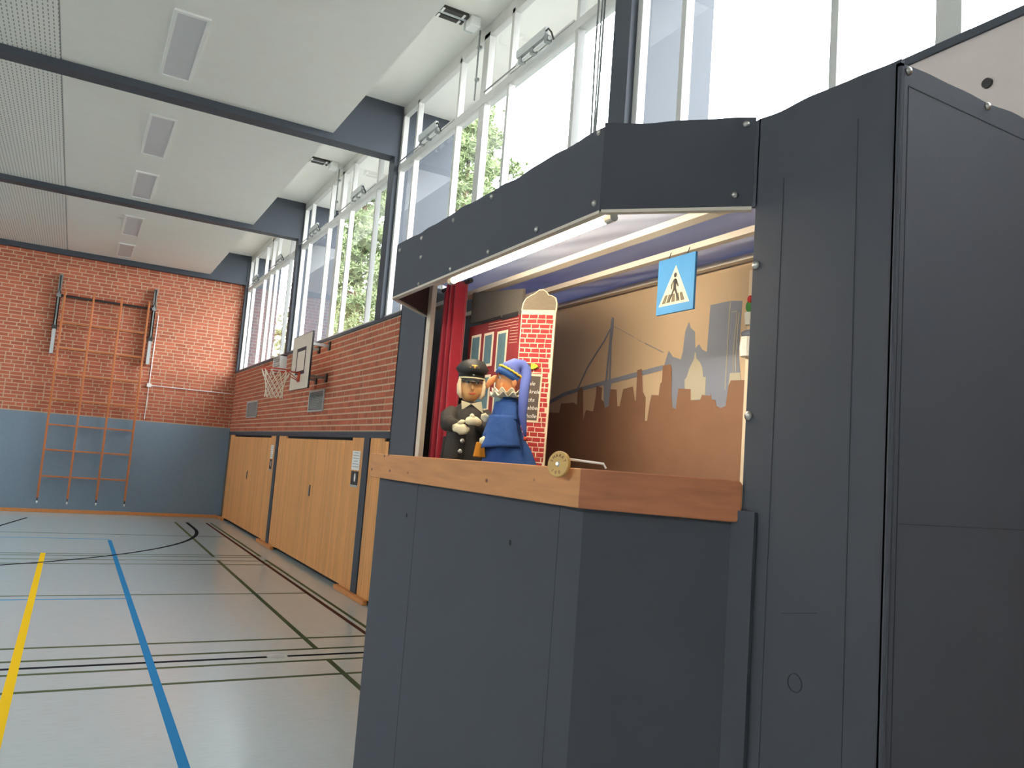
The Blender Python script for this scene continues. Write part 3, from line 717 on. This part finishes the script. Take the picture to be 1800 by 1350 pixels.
# painted shop house
HX, HY = 1.6, 2.90
HO = thing('painted_house', 'painted cut-out brick shop front with grey gable on stage', 'stage set', (HX, HY, 1.2))
M['hbrick'] = mat('painted_brick_red', S(168,40,40), .75, var=.12, scale=30)
M['hdark'] = mat('painted_dark_red', S(128,32,34), .75, var=.1, scale=12)
M['hcream'] = mat('painted_cream', S(238,216,184), .75)
M['hroof'] = mat('painted_slate', S(84,78,72), .8, var=.12, scale=20, stretch=(2,2,14))
M['hgable'] = mat('painted_gable', S(120,108,92), .8, var=.12, scale=20, stretch=(2,2,14))
M['hglass'] = mat('painted_window', S(84,112,118), .7, var=.12, scale=20)
M['chalk'] = mat('chalk', S(244,240,230), .8); M['slate'] = mat('menu_slate', S(82,70,62), .8)
e45 = Vector((1,-1,0)).normalized(); PWD = .150; Z0 = 1.2
# left wing (parallel to the hall), bricks and roof
MB().box(0,.012,0,.5,0,2.49-Z0).build('side_wall', M['hdark'], HO)
MB().prism([(.0,2.49-Z0),(.5,2.51-Z0),(.5,2.66-Z0),(.0,2.60-Z0)], (.012,0,0), (0,1,0), (0,0,1), -.012).build('side_roof', M['hroof'], HO)
g = MB()
for k in range(9): g.bar((-.0006, .02, 2.475-Z0-.013*k), (-.0006, .30 if k < 3 else .09, 2.478-Z0-.013*k+(.004 if k < 3 else 0)), .0008, .0016)
g.build('mortar_line', M['hcream'], HO)
g = MB().box(-.003,0,.03,.17,2.484-Z0,2.505-Z0).box(-.003,0,.19,.36,2.492-Z0,2.506-Z0).build('gutter', M['inner'], HO)
for y0_, y1_, za, zb in ((3.008,3.106,2.255,2.435),(3.141,3.236,2.285,2.441),(3.267,3.368,2.297,2.444),(3.14,3.285,2.08,2.246),(3.00,3.10,2.06,2.22)):
    wf_ = MB().box(-.0015,0,y0_-HY,y1_-HY,za-Z0,zb-Z0).build('painted_window_frame', M['hcream'], HO)
    MB().box(-.0025,-.0015,y0_-HY+.014,y1_-HY-.014,za-Z0+.012,zb-Z0-.012).build('painted_pane', M['hglass'], wf_)
# right wing at 45 degrees: cream ground, red bricks, band, gable, menu board
fr45 = frame((0,0,0), e45, (0,0,1))
def p45(poly, depth, off=0):                       # polygon in the 45 degree plane, facing the audience
    nn = e45.cross(Vector((0,0,1)))                # points to the audience side
    return MB().prism(poly, nn*off, e45, (0,0,1), depth)
p45([(0,0),(PWD-.006,0),(PWD,2.505-Z0),(0,2.505-Z0)], -.012).build('front_wall', M['hcream'], HO)
gab = [(-.002,2.505-Z0),(PWD+.002,2.505-Z0),(PWD+.003,2.54-Z0),(PWD-.004,2.562-Z0),(PWD-.022,2.572-Z0),(PWD-.036,2.574-Z0),(PWD-.046,2.588-Z0),(PWD-.062,2.598-Z0),(PWD-.080,2.596-Z0),(PWD-.098,2.580-Z0),(PWD-.118,2.570-Z0),(PWD-.138,2.556-Z0),(.002,2.535-Z0)]
p45(gab, -.012, .0005).build('gable_edge', M['hcream'], HO)
cx, cz = .075, 2.545-Z0
p45([(cx+(x-cx)*.93, cz+(z-cz)*.92) for x, z in gab], .0015, .0).build('gable', M['hgable'], HO)
rng = random.Random(5); g = MB(); z = 1.25
nrow = 0
while z < 2.474:
    x = .004 + (0 if nrow % 2 else -.018); h = .0165
    while x < PWD-.012:
        ln = rng.uniform(.024,.042); a, c = max(x,.004), min(x+ln, PWD-.010)
        if c-a > .006:
            j = lambda: rng.uniform(-.0012,.0012)
            q = [(a+j(),z-Z0+j()),(c+j(),z-Z0+j()),(c+j(),z+h-Z0+j()),(a+j(),z+h-Z0+j())]
            nn = e45.cross(Vector((0,0,1)))
            g.prism(q, nn*.0002, e45, (0,0,1), .0008)
        x += ln+.0035
    z += h+.0042; nrow += 1
g.build('painted_bricks', M['hbrick'], HO)
mb = p45([(.026,2.032-Z0),(.108,2.032-Z0),(.112,2.235-Z0),(.024,2.235-Z0)], .002, .001).build('menu_frame', M['hcream'], HO)
p45([(.032,2.041-Z0),(.101,2.041-Z0),(.105,2.226-Z0),(.030,2.226-Z0)], .0008, .003).build('menu_slate', M['slate'], mb)
nn45 = e45.cross(Vector((0,0,1)))
for k, (w, dx) in enumerate((('Aale',.042),('Makrele',.032),('Lachs',.034),('Krabben',.031),('Scholle',.032))):
    o_ = e45*dx + nn45*.0042 + Vector((0,0,2.187-Z0-.034*k))
    text_mesh(w, .023, M['chalk'], mb, frame(o_, e45, (0,0,1)), 'menu_word', .0003, .25)
p45([(.02,2.258-Z0),(.062,2.256-Z0),(.062,2.274-Z0),(.02,2.274-Z0)], .012, .001).build('lamp_arm', mat('olive', S(70,70,44), .7), HO)
p45([(.062,2.254-Z0),(.082,2.258-Z0),(.093,2.267-Z0),(.082,2.276-Z0),(.062,2.277-Z0)], .012, .001).build('lamp_head', mat('neon_yellow', S(216,236,40), .5), HO)

# pedestrian crossing sign
SG = thing('crossing_sign', 'blue square pedestrian crossing sign hanging from a roof lath', 'sign', (1.825, 2.183, 2.54))
M['sblue'] = mat('sign_blue', S(62,138,196), .6, var=.05); M['swhite'] = mat('sign_cream', S(250,226,188), .6); M['sblack'] = mat('sign_black', S(40,38,38), .6); M['szebra'] = mat('sign_zebra', S(104,94,74), .6)
MB().box(0,.010,-.1,.1,-.103,.103).build('plate', M['sblue'], SG, bevel=.0015)
def sgn(poly, off, m, name): MB().prism([(-x, y) for x, y in poly], (-off,0,0), (0,1,0), (0,0,1), -.0006).build(name, m, SG)
tri = [(-.085,-.073),(.080,-.073),(.0,.070)]
sgn(tri, .0003, M['swhite'], 'triangle')
def sb(poly, name='pictogram'): sgn(poly, .0012, M['sblack'], name)
for x in (-.058,-.033,-.006,.020,.046):
    k = -x*.25
    sgn([(x-.010,-.064),(x+.010,-.064),(x+.007+k,-.034),(x-.007+k,-.034)], .0008, M['szebra'], 'zebra_stripe')
sb([(.000+.008*cos(t), .034+.009*sin(t)) for t in [2*pi*k/14 for k in range(14)]])
sb([(-.008,.018),(.0,.022),(.008,.018),(.007,-.016),(.0,-.022),(-.008,-.016)])
sb([(-.008,.018),(-.003,.020),(-.014,.0),(-.015,-.016),(-.020,-.016),(-.020,.002)])
sb([(.003,.020),(.008,.018),(.021,-.008),(.017,-.012),(.005,.008)])
sb([(-.008,-.014),(.001,-.018),(-.018,-.050),(-.027,-.062),(-.030,-.058),(-.023,-.046)])
sb([(-.002,-.018),(.007,-.014),(.018,-.040),(.026,-.056),(.020,-.060),(.011,-.044)])
MB().bar((.005,.05,.1),(.015,.05,.13),.002,.002).build('hook', M['dsteel'], SG); MB().bar((.005,-.05,.1),(.015,-.05,.13),.002,.002).build('hook', M['dsteel'], SG)

# cream painted panel on the near side of the stage with flower pots
RP = thing('painted_flower_panel', 'sliver of a cream painted set panel with flower pot at near stage side', 'stage set', (2.08, 1.6, 1.2))
MB().box(0,.01,-.25,.478,0,1.42).build('panel', M['hcream'], RP)
MB().ell((-.004,.468,1.285),(.006,.016,.022),10,8).build('flower_leaves', mat('leaf_green', S(60,130,60), .7), RP)
MB().ell((-.008,.462,1.31),(.006,.012,.014),10,8).build('flower', mat('flower_red', S(196,50,50), .7), RP)
MB().tube([(-.002,.462,1.215),(-.002,.462,1.26)],[.018,.022],10).build('pot', M['chalk'], RP)
MB().tube([(-.002,.462,1.10),(-.002,.462,1.13),(-.002,.462,1.17)],[.03,.034,.03],12).build('cup', M['chalk'], RP)
MB().ell((-.002,.465,1.185),(.02,.036,.014),12,6).build('cup_lid', M['grey'], RP)

# wooden disc on a rod lying over the board
WD = thing('wooden_disc', 'round lettered wooden disc on a white rod resting over the play board', 'wooden disc', (1.165, 1.835, 1.862))
M['disc'] = mat('plywood_disc', S(212,166,92), .5, var=.1, scale=30); M['burn'] = mat('burnt_lettering', S(96,60,40), .8)
dn = Vector((-.93,-.34,.12)).normalized(); de2 = (Vector((0,0,1))-dn*dn.z).normalized(); de1 = de2.cross(dn)
def dpt(x, y, z): return de1*x + de2*y + dn*z
dsk = MB().tube([dpt(0,0,-.006), dpt(0,0,-.004), dpt(0,0,.004), dpt(0,0,.006)], [.0345,.036,.036,.0345], 32).build('disc', M['disc'], WD)
MB().tube([dpt(0,0,.006), dpt(0,0,.010)], [.008,.005], 12).build('screw', M['silver'], WD)
fd = Matrix((de1, de2, dn)).transposed().to_4x4()
for txt, a0, da, flip in (('SMARKT', 160, -27, 1), ('100', 232, 30, -1)):
    for k, ch in enumerate(txt):
        a = radians(a0 + da*k); rr = .0235
        lm = fd @ Matrix.Translation((rr*cos(a), rr*sin(a), .0062)) @ Matrix.Rotation(a - pi/2*flip, 4, 'Z') @ Matrix.Translation((0, -.004, 0))
        text_mesh(ch, .012, M['burn'], dsk, lm, 'letter', .0002, 0, 'CENTER')
q0, q1 = Vector((.015,.03,.018)), Vector((1.268-1.165, 1.772-1.835, .010))
MB().tube([q0, q0+(q1-q0)*.2], [.006,.006], 8).build('ferrule', M['paper'], WD)
MB().tube([q0, q1, q1+Vector((.006,-.004,-.012))], [.0035,.0035,.003], 8).build('rod', M['paper'], WD)

# ================================================================== PUPPETS
M['skin'] = mat('painted_skin', S(238,176,112), .5, var=.06, scale=20)
M['hair'] = mat('blond_hair', S(230,206,170), .8, var=.08, scale=40)
M['coat'] = mat('black_coat', S(52,48,44), .8, var=.12, scale=20, bump=.2, bscale=80)
M['felt'] = mat('cream_felt', S(240,226,188), .9)
M['cap'] = mat('black_cap', S(38,38,38), .6); M['visor'] = mat('glossy_visor', S(40,40,44), .25)
M['lips'] = mat('lips', S(206,84,60), .5); M['eyew'] = mat('eye_white', S(240,236,230), .4); M['iris'] = mat('iris', S(50,40,40), .4)
M['robe'] = mat('blue_robe', S(44,82,146), .85, var=.1, scale=12, bump=.25, bscale=30)
M['hat'] = mat('violet_blue_cap', S(84,98,168), .85, var=.08, scale=12)
M['hatband'] = mat('blue_hat_band', S(48,88,150), .85)
M['braid'] = mat('yellow_braid', S(236,190,60), .7)
M['rhair'] = mat('auburn_hair', S(122,56,40), .8, var=.15, scale=50)
M['skin2'] = mat('tan_skin', S(226,150,92), .5, var=.08, scale=20)
M['mustard'] = mat('mustard_felt', S(214,140,36), .85)
M['lace'] = mat('lace', S(244,232,208), .9)

# --- policeman: local front is -Y, origin on the board level
PP = thing('hand_puppet', 'policeman hand puppet in black coat and peaked cap with folded arms', 'puppet', (1.36, 2.835, ZB), radians(-17))
def fold_body(rings, n=36, seed=0, amp=.05, nf=6):
    mb = MB(); vs = []; fs = []; rg = random.Random(seed); ph = [rg.random()*6 for _ in range(3)]
    for i, (cx_, cy_, z, rx, ry) in enumerate(rings):
        t = 1 - i/(len(rings)-1)
        for k in range(n):
            a = 2*pi*k/n; f = 1 + amp*t*(sin(nf*a+ph[0]+i*.3)*.6+sin((nf+3)*a+ph[1])*.4)
            vs.append((cx_+cos(a)*rx*f, cy_+sin(a)*ry*f, z))
    m_ = len(rings)
    for i in range(m_-1):
        for k in range(n): fs.append((i*n+k, i*n+(k+1) % n, (i+1)*n+(k+1) % n, (i+1)*n+k))
    fs.append(tuple((m_-1)*n+k for k in range(n))); fs.append(tuple(range(n-1,-1,-1)))
    return mb.add(vs, fs)
fold_body([(0,0,-.45,.105,.075),(0,0,-.15,.10,.07),(0,0,0,.094,.066),(.002,0,.06,.086,.062),(.002,0,.12,.078,.056),(.0,0,.165,.074,.05),(0,0,.195,.066,.044),(0,0,.215,.045,.034),(0,0,.232,.026,.026)], seed=1).build('coat', M['coat'], PP, smooth=True)
# overlapping coat front and flap
MB().grid(lambda u, v: Vector((-.085+.075*u+.012*(1-v)*-1, -.060-.022*sin(u*pi)-.010*(1-v), -.02+.17*v)), 12, 12).build('coat_flap', M['coat'], PP, smooth=True, thick=.005)
MB().grid(lambda u, v: Vector((-.098+.05*u-.006*(1-v), -.052-.03*u+.004*sin(v*9), .0+.085*v)), 8, 8).build('pocket_flap', M['coat'], PP, smooth=True, thick=.004)
for x, z in ((-.012,.118),(-.030,.073),(-.036,.032)):
    MB().ell((x,-.088 if z > .1 else -.090,z),(.0095,.005,.0095),12,8).build('button', M['silver'], PP, smooth=True)
# sleeves and mitten hands crossing the chest
MB().loft([(-.062,.0,.19),(-.082,-.02,.165),(-.085,-.05,.135),(-.060,-.078,.128)], [(.026,.026),(.034,.032),(.034,.032),(.028,.027)], 16).build('sleeve', M['coat'], PP, smooth=True)
MB().loft([(.060,.0,.19),(.082,-.02,.155),(.075,-.055,.13),(.035,-.082,.140)], [(.026,.026),(.032,.032),(.034,.033),(.026,.025)], 16).build('sleeve', M['coat'], PP, smooth=True)
def mitt(path, rad, thumb, nm='hand'):
    mb = MB().loft(path, rad, 14); mb.loft(thumb, [(.010,.008),(.009,.008),(.005,.005)], 10)
    return mb.build(nm, M['felt'], PP, smooth=True)
mitt([(-.066,-.085,.120),(-.052,-.098,.122),(-.036,-.106,.116),(-.024,-.108,.108),(-.020,-.107,.100)], [(.014,.012),(.020,.012),(.023,.013),(.018,.011),(.006,.005)], [(-.050,-.100,.135),(-.040,-.108,.145),(-.030,-.110,.148)])
mitt([(.030,-.098,.146),(.012,-.112,.152),(-.006,-.118,.153),(-.020,-.117,.148),(-.028,-.115,.144)], [(.013,.011),(.017,.012),(.018,.012),(.014,.010),(.005,.005)], [(.0,-.116,.162),(-.006,-.119,.172),(-.010,-.119,.176)])
# collar points
for s in (-1, 1):
    MB().prism([(0,0),(s*.040,.010),(s*.034,-.028)] if s < 0 else [(0,0),(s*.040,.012),(s*.052,-.034)], (0,-.040,.222), (1,0,0), (0,-.25,.97), .003).build('collar_point', M['felt'], PP)
# head: shaped ellipsoid with chin and cheeks
def face(v):
    c = Vector((0,0,.29)); d = v-c; t = d.z/.062
    f = 1 - .16*max(0,-t)**1.6; d.x *= f; d.y *= (1-.06*max(0,-t))
    if d.y < 0: d.y -= .006*max(0, 1-abs(t+.55)*2.2)*max(0,1-abs(d.x)/.03)
    return c+d
hd = MB().ell((0,0,.29),(.046,.047,.062),28,20,face).build('head', M['skin'], PP, smooth=True)
MB().loft([(0,-.044,.300),(0,-.050,.290),(0,-.054,.281),(0,-.047,.276)], [(.005,.005),(.007,.006),(.010,.008),(.006,.004)], 12).build('nose', M['skin'], hd, smooth=True)
for s in (-1, 1):
    ey = MB().ell((s*.019,-.0425,.306),(.0085,.004,.006),12,8).build('eye', M['eyew'], hd, smooth=True)
    MB().ell((s*.019+.002,-.0458,.305),(.0036,.002,.0045),10,6).build('iris', M['iris'], ey, smooth=True)
    MB().loft([(s*.009,-.045,.315),(s*.019,-.046,.319),(s*.029,-.041,.316)], [(.002,.002),(.0028,.0022),(.0015,.0015)], 8).build('eyebrow', M['hair'], hd, smooth=True)
    MB().ell((s*.046,.0,.286),(.006,.010,.015),10,8).build('ear', M['skin'], hd, smooth=True)
    MB().loft([(s*.043,-.014,.325),(s*.049,-.013,.295),(s*.047,-.016,.262),(s*.039,-.018,.243)], [(.009,.010),(.010,.014),(.010,.014),(.004,.006)], 12).build('hair_lock', M['hair'], hd, smooth=True)
MB().loft([(-.015,-.044,.262),(-.006,-.050,.260),(0,-.051,.2605),(.006,-.050,.260),(.016,-.043,.264)], [(.001,.001),(.003,.0025),(.0036,.003),(.003,.0025),(.001,.001)], 8).build('mouth', M['lips'], hd, smooth=True)
MB().ell((0,.016,.29),(.049,.040,.058),20,12).build('back_hair', M['hair'], hd, smooth=True)
# peaked cap
cp = MB().loft([(0,.004,.318),(0,.004,.322),(0,.004,.345),(0,.002,.350),(0,0,.362),(0,.004,.376),(0,.010,.383),(0,.014,.385)],
     [(.052,.052),(.053,.053),(.053,.053),(.060,.060),(.066,.064),(.055,.052),(.030,.028),(.005,.005)], 28, up=(1,0,0)).build('cap', M['cap'], PP, smooth=True)
def ringpart(z, r, w, a0, a1, name, m, tilt=0):
    pts_ = [(r*sin(a), .004-r*cos(a), z-tilt*cos(a)) for a in [a0+(a1-a0)*k/20 for k in range(21)]]
    MB().tube(pts_, w, 6).build(name, m, cp, smooth=True)
ringpart(.3235, .0545, .0028, -1.25, 1.25, 'white_piping', M['felt'])
ringpart(.3515, .0605, .0018, -1.0, 1.0, 'white_piping', M['felt'])
MB().grid(lambda u, v: Vector(((.046*(1-.0*v))*sin((u-.5)*2.3), .004-.053*cos((u-.5)*2.3)-.026*v*cos((u-.5)*2.5), .3225-.017*v)), 18, 6).build('visor', M['visor'], cp, smooth=True, thick=.003)
MB().ell((0,-.0515,.337),(.0055,.003,.0055),12,8).build('cockade', M['silver'], cp, smooth=True)
g = MB().ell((0,-.060,.366),(.006,.004,.008),10,8)
for s in (-1, 1):
    for k in range(3): g.loft([(0,-.060,.367),(s*(.010+.004*k),-.0585,.371-.004*k),(s*(.018+.001*k),-.055,.369-.006*k)],[(.003,.003),(.0028,.0025),(.0008,.0008)],8)
g.build('badge', M['gold'], cp, smooth=True)
for s in (-1,1): MB().box(s*.062-.022,s*.062+.022,-.012,.014,.196,.201).build('epaulette', M['cap'], PP)
# --- long-nosed puppet in blue, profile to the left
KP = thing('hand_puppet', 'long-nosed hand puppet in blue robe with drooping blue cap', 'puppet', (1.345, 2.475, ZB), radians(-112))
fold_body([(0,.02,-.45,.11,.13),(0,.02,-.12,.10,.115),(0,.015,.0,.092,.098),(0,.010,.05,.083,.080),(0,.0,.088,.076,.064),(0,-.008,.13,.070,.054),(0,-.008,.17,.066,.052),(0,0,.20,.058,.052),(0,0,.222,.036,.034),(0,0,.236,.022,.022)], seed=4, amp=.04, nf=5).build('robe', M['robe'], KP, smooth=True)
# cape tier, open in front
def cape(u, v):
    a = radians(-215) + radians(250)*u; t = 1-v
    rx = .072+.026*t+.004*sin(u*24)*t; ry = .054+.036*t+.005*sin(u*19+1)*t
    return Vector((cos(a)*rx, -.012+sin(a)*ry, .165-.118*t-.010*sin(u*5)*t))
MB().grid(cape, 40, 12).build('cape', M['robe'], KP, smooth=True, thick=.004)
def cape2(u, v):
    a = radians(-205) + radians(240)*u; t = 1-v
    return Vector((cos(a)*(.050+.024*t+.003*sin(u*20)*t), -.006+sin(a)*(.044+.016*t), .214-.075*t-.012*sin(u*4+1)*t))
MB().grid(cape2, 36, 10).build('cape_sleeve', M['robe'], KP, smooth=True, thick=.004)
MB().loft([(-.045,-.02,.16),(-.052,-.045,.145),(-.045,-.068,.150)],[(.024,.024),(.026,.026),(.020,.020)],14).build('sleeve', M['robe'], KP, smooth=True)
MB().loft([(-.045,-.064,.150),(-.042,-.078,.155),(-.038,-.088,.162),(-.036,-.092,.168)],[(.012,.010),(.015,.010),(.012,.009),(.004,.004)],12).loft([(-.042,-.072,.158),(-.046,-.080,.168),(-.046,-.082,.174)],[(.006,.006),(.006,.005),(.003,.003)],8).build('hand', M['felt'], KP, smooth=True)
MB().loft([(.02,-.03,.13),(.026,-.06,.10),(.032,-.08,.08)],[(.02,.02),(.02,.02),(.016,.016)],14).build('sleeve', M['robe'], KP, smooth=True)
MB().loft([(.04,-.078,.08),(.038,-.09,.07),(.036,-.096,.058)],[(.012,.010),(.013,.010),(.004,.004)],12).build('hand', M['felt'], KP, smooth=True)
MB().prism([(-.012,.0),(.016,.0),(.024,-.052),(-.020,-.052)], (.030,-.098,.066), (0,1,0), (0,0,1), .012).build('mustard_pouch', M['mustard'], KP, bevel=.003)
# head
def face2(v):
    c = Vector((0,-.004,.285)); d = v-c; t = d.z/.05
    if d.y < 0: d.y *= (1+.18*max(0,-t)); d.x *= 1-.22*max(0,-t)
    return c+d
h2 = MB().ell((0,-.004,.285),(.042,.050,.052),28,18,face2).build('head', M['skin2'], KP, smooth=True)
MB().loft([(0,-.040,.303),(0,-.058,.298),(0,-.074,.286),(0,-.084,.270),(0,-.086,.258)],[(.009,.008),(.012,.010),(.012,.010),(.009,.008),(.003,.003)],14).build('nose', M['skin2'], h2, smooth=True)
MB().ell((0,-.056,.248),(.012,.012,.010),12,8).build('chin', M['skin2'], h2, smooth=True)
MB().loft([(-.016,-.050,.262),(0,-.060,.260),(.016,-.050,.262)],[(.001,.001),(.003,.003),(.001,.001)],8).build('mouth', M['lips'], h2, smooth=True)
for s in (-1,1):
    ey = MB().ell((s*.020,-.043,.300),(.007,.005,.006),12,8).build('eye', M['eyew'], h2, smooth=True)
    MB().ell((s*.021,-.0475,.300),(.003,.002,.004),8,6).build('iris', M['iris'], ey, smooth=True)
    MB().loft([(s*.010,-.050,.311),(s*.020,-.050,.315),(s*.030,-.042,.311)],[(.002,.002),(.0035,.003),(.0015,.0015)],8).build('eyebrow', M['rhair'], h2, smooth=True)
    MB().ell((s*.043,.006,.283),(.006,.010,.015),10,8).build('ear', M['skin2'], h2, smooth=True)
    MB().ell((s*.026,-.036,.272),(.013,.010,.012),12,8).build('cheek', M['skin2'], h2, smooth=True)
MB().ell((0,.026,.284),(.046,.036,.046),20,14).build('hair', M['rhair'], h2, smooth=True)
# lace ruff
def ruff(u, v):
    a = 2*pi*u; r = .028+.036*v; w = .008*v*sin(a*12)-.004*v
    return Vector((cos(a)*r, -.006+sin(a)*r*1.08, .233+.012*v+w))
MB().grid(ruff, 108, 6).build('lace_ruff', M['lace'], KP, smooth=True, thick=.002)
def ruff2(u, v):
    a = 2*pi*u; r = .026+.032*v
    return Vector((cos(a)*r, -.006+sin(a)*r*1.06, .240+.016*v+.008*v*sin(a*11+1)))
MB().grid(ruff2, 110, 6).build('lace_ruff', M['lace'], KP, smooth=True, thick=.002)
# cap with tail
tl = Vector((0,.02,.30))
hb = MB().loft([(0,-.010,.296),(0,-.003,.309),(0,.004,.322)],[(.049,.056),(.050,.057),(.047,.053)],28, up=(1,0,0)).build('hat_band', M['hatband'], KP, smooth=True)
MB().loft([(0,.003,.320),(0,.009,.332),(.002,.020,.344),(.006,.036,.346),(.012,.046,.334),(.032,.048,.308),(.055,.042,.270),(.080,.038,.220),(.088,.038,.170),(.094,.046,.125),(.098,.052,.095)],
  [(.047,.053),(.043,.047),(.035,.036),(.027,.026),(.022,.022),(.019,.019),(.018,.017),(.018,.017),(.016,.014),(.009,.009),(.004,.004)],20, up=(1,0,0)).build('hat_tail', M['hat'], KP, smooth=True)
MB().ell((.098,.053,.088),(.008,.008,.008),12,8).build('bobble', M['red'], KP, smooth=True)
hx = Vector((0,.47,.88)); hy_ = Vector((0,.88,-.47))
MB().tube([Vector((0,.0035,.3195)) + Vector((.0492*sin(a),0,0)) - hy_*(.0552*cos(a)) + hx*(.0015*(-1)**k) for k, a in enumerate([2*pi*j/44 for j in range(44)])],.0042,6,closed=True).build('yellow_braid', M['braid'], KP, smooth=True)

# ================================================================== TREES OUTSIDE
M['needle'] = mat('pine_needles', S(128,142,100), .8, var=.25, scale=.8, rnd=.2)
M['bark'] = mat('pine_bark', S(112,86,66), .9, var=.2, scale=6)
def pine(x, y, h, r, z0, seed, lab, n=9000):
    t = thing('pine_tree', lab, 'tree', (x, y, -.1), 0, 'pines outside the windows'); rg = random.Random(seed)
    tr = MB().tube([(0,0,0),(.1,.05,h*.4),(.0,.1,h*.75),(0,0,h*.97)],[.28,.2,.12,.03],10)
    tr.build('trunk', M['bark'], t, smooth=True)
    br = MB(); fo = MB()
    nb = 60
    for k in range(nb):
        f = k/(nb-1); z = z0+(h-z0)*f; L = r*(1-f)**.65*rg.uniform(.65,1.1)+.35; a = k*2.4+rg.uniform(-.4,.4)
        tip = Vector((cos(a)*L, sin(a)*L, z+L*rg.uniform(-.05,.3)))
        br.tube([(0,0,z), tip*.5+Vector((0,0,z*.5+.05)), tip],[.06*(1.2-f),.035,.012],5)
        for q in range(int(n/nb/14)):
            s = rg.uniform(.25,1.05)
            c = Vector((0,0,z)).lerp(tip, s)+Vector((rg.gauss(0,.22),rg.gauss(0,.22),rg.gauss(.05,.14)))
            for w in range(14):
                d = Vector((rg.gauss(0,1),rg.gauss(0,1),rg.gauss(.35,.8))).normalized()*rg.uniform(.10,.26); sd = d.cross(Vector((rg.random()-.5,rg.random()-.5,rg.random()-.5))).normalized()*.03
                fo.add([c-sd, c+sd, c+d], [(0,1,2)])
    br.build('branches', M['bark'], t, smooth=True)
    me = fo.mesh('needles', M['needle'], fix=False); o = inst('needles', me, t); o['kind'] = 'stuff'
pine(10.2, 22.8, 13.2, 3.3, 3.5, 1, 'rounded pine outside the window bay above the theatre, crown top in sky', 120000)
pine(8.6, 28.4, 13.5, 3.0, 3.0, 2, 'tall pine filling the window bay behind the basketball backboard', 120000)
pine(11.5, 45.0, 14.0, 3.2, 3.0, 3, 'distant pine seen at the right edge of the farthest window bay', 60000)
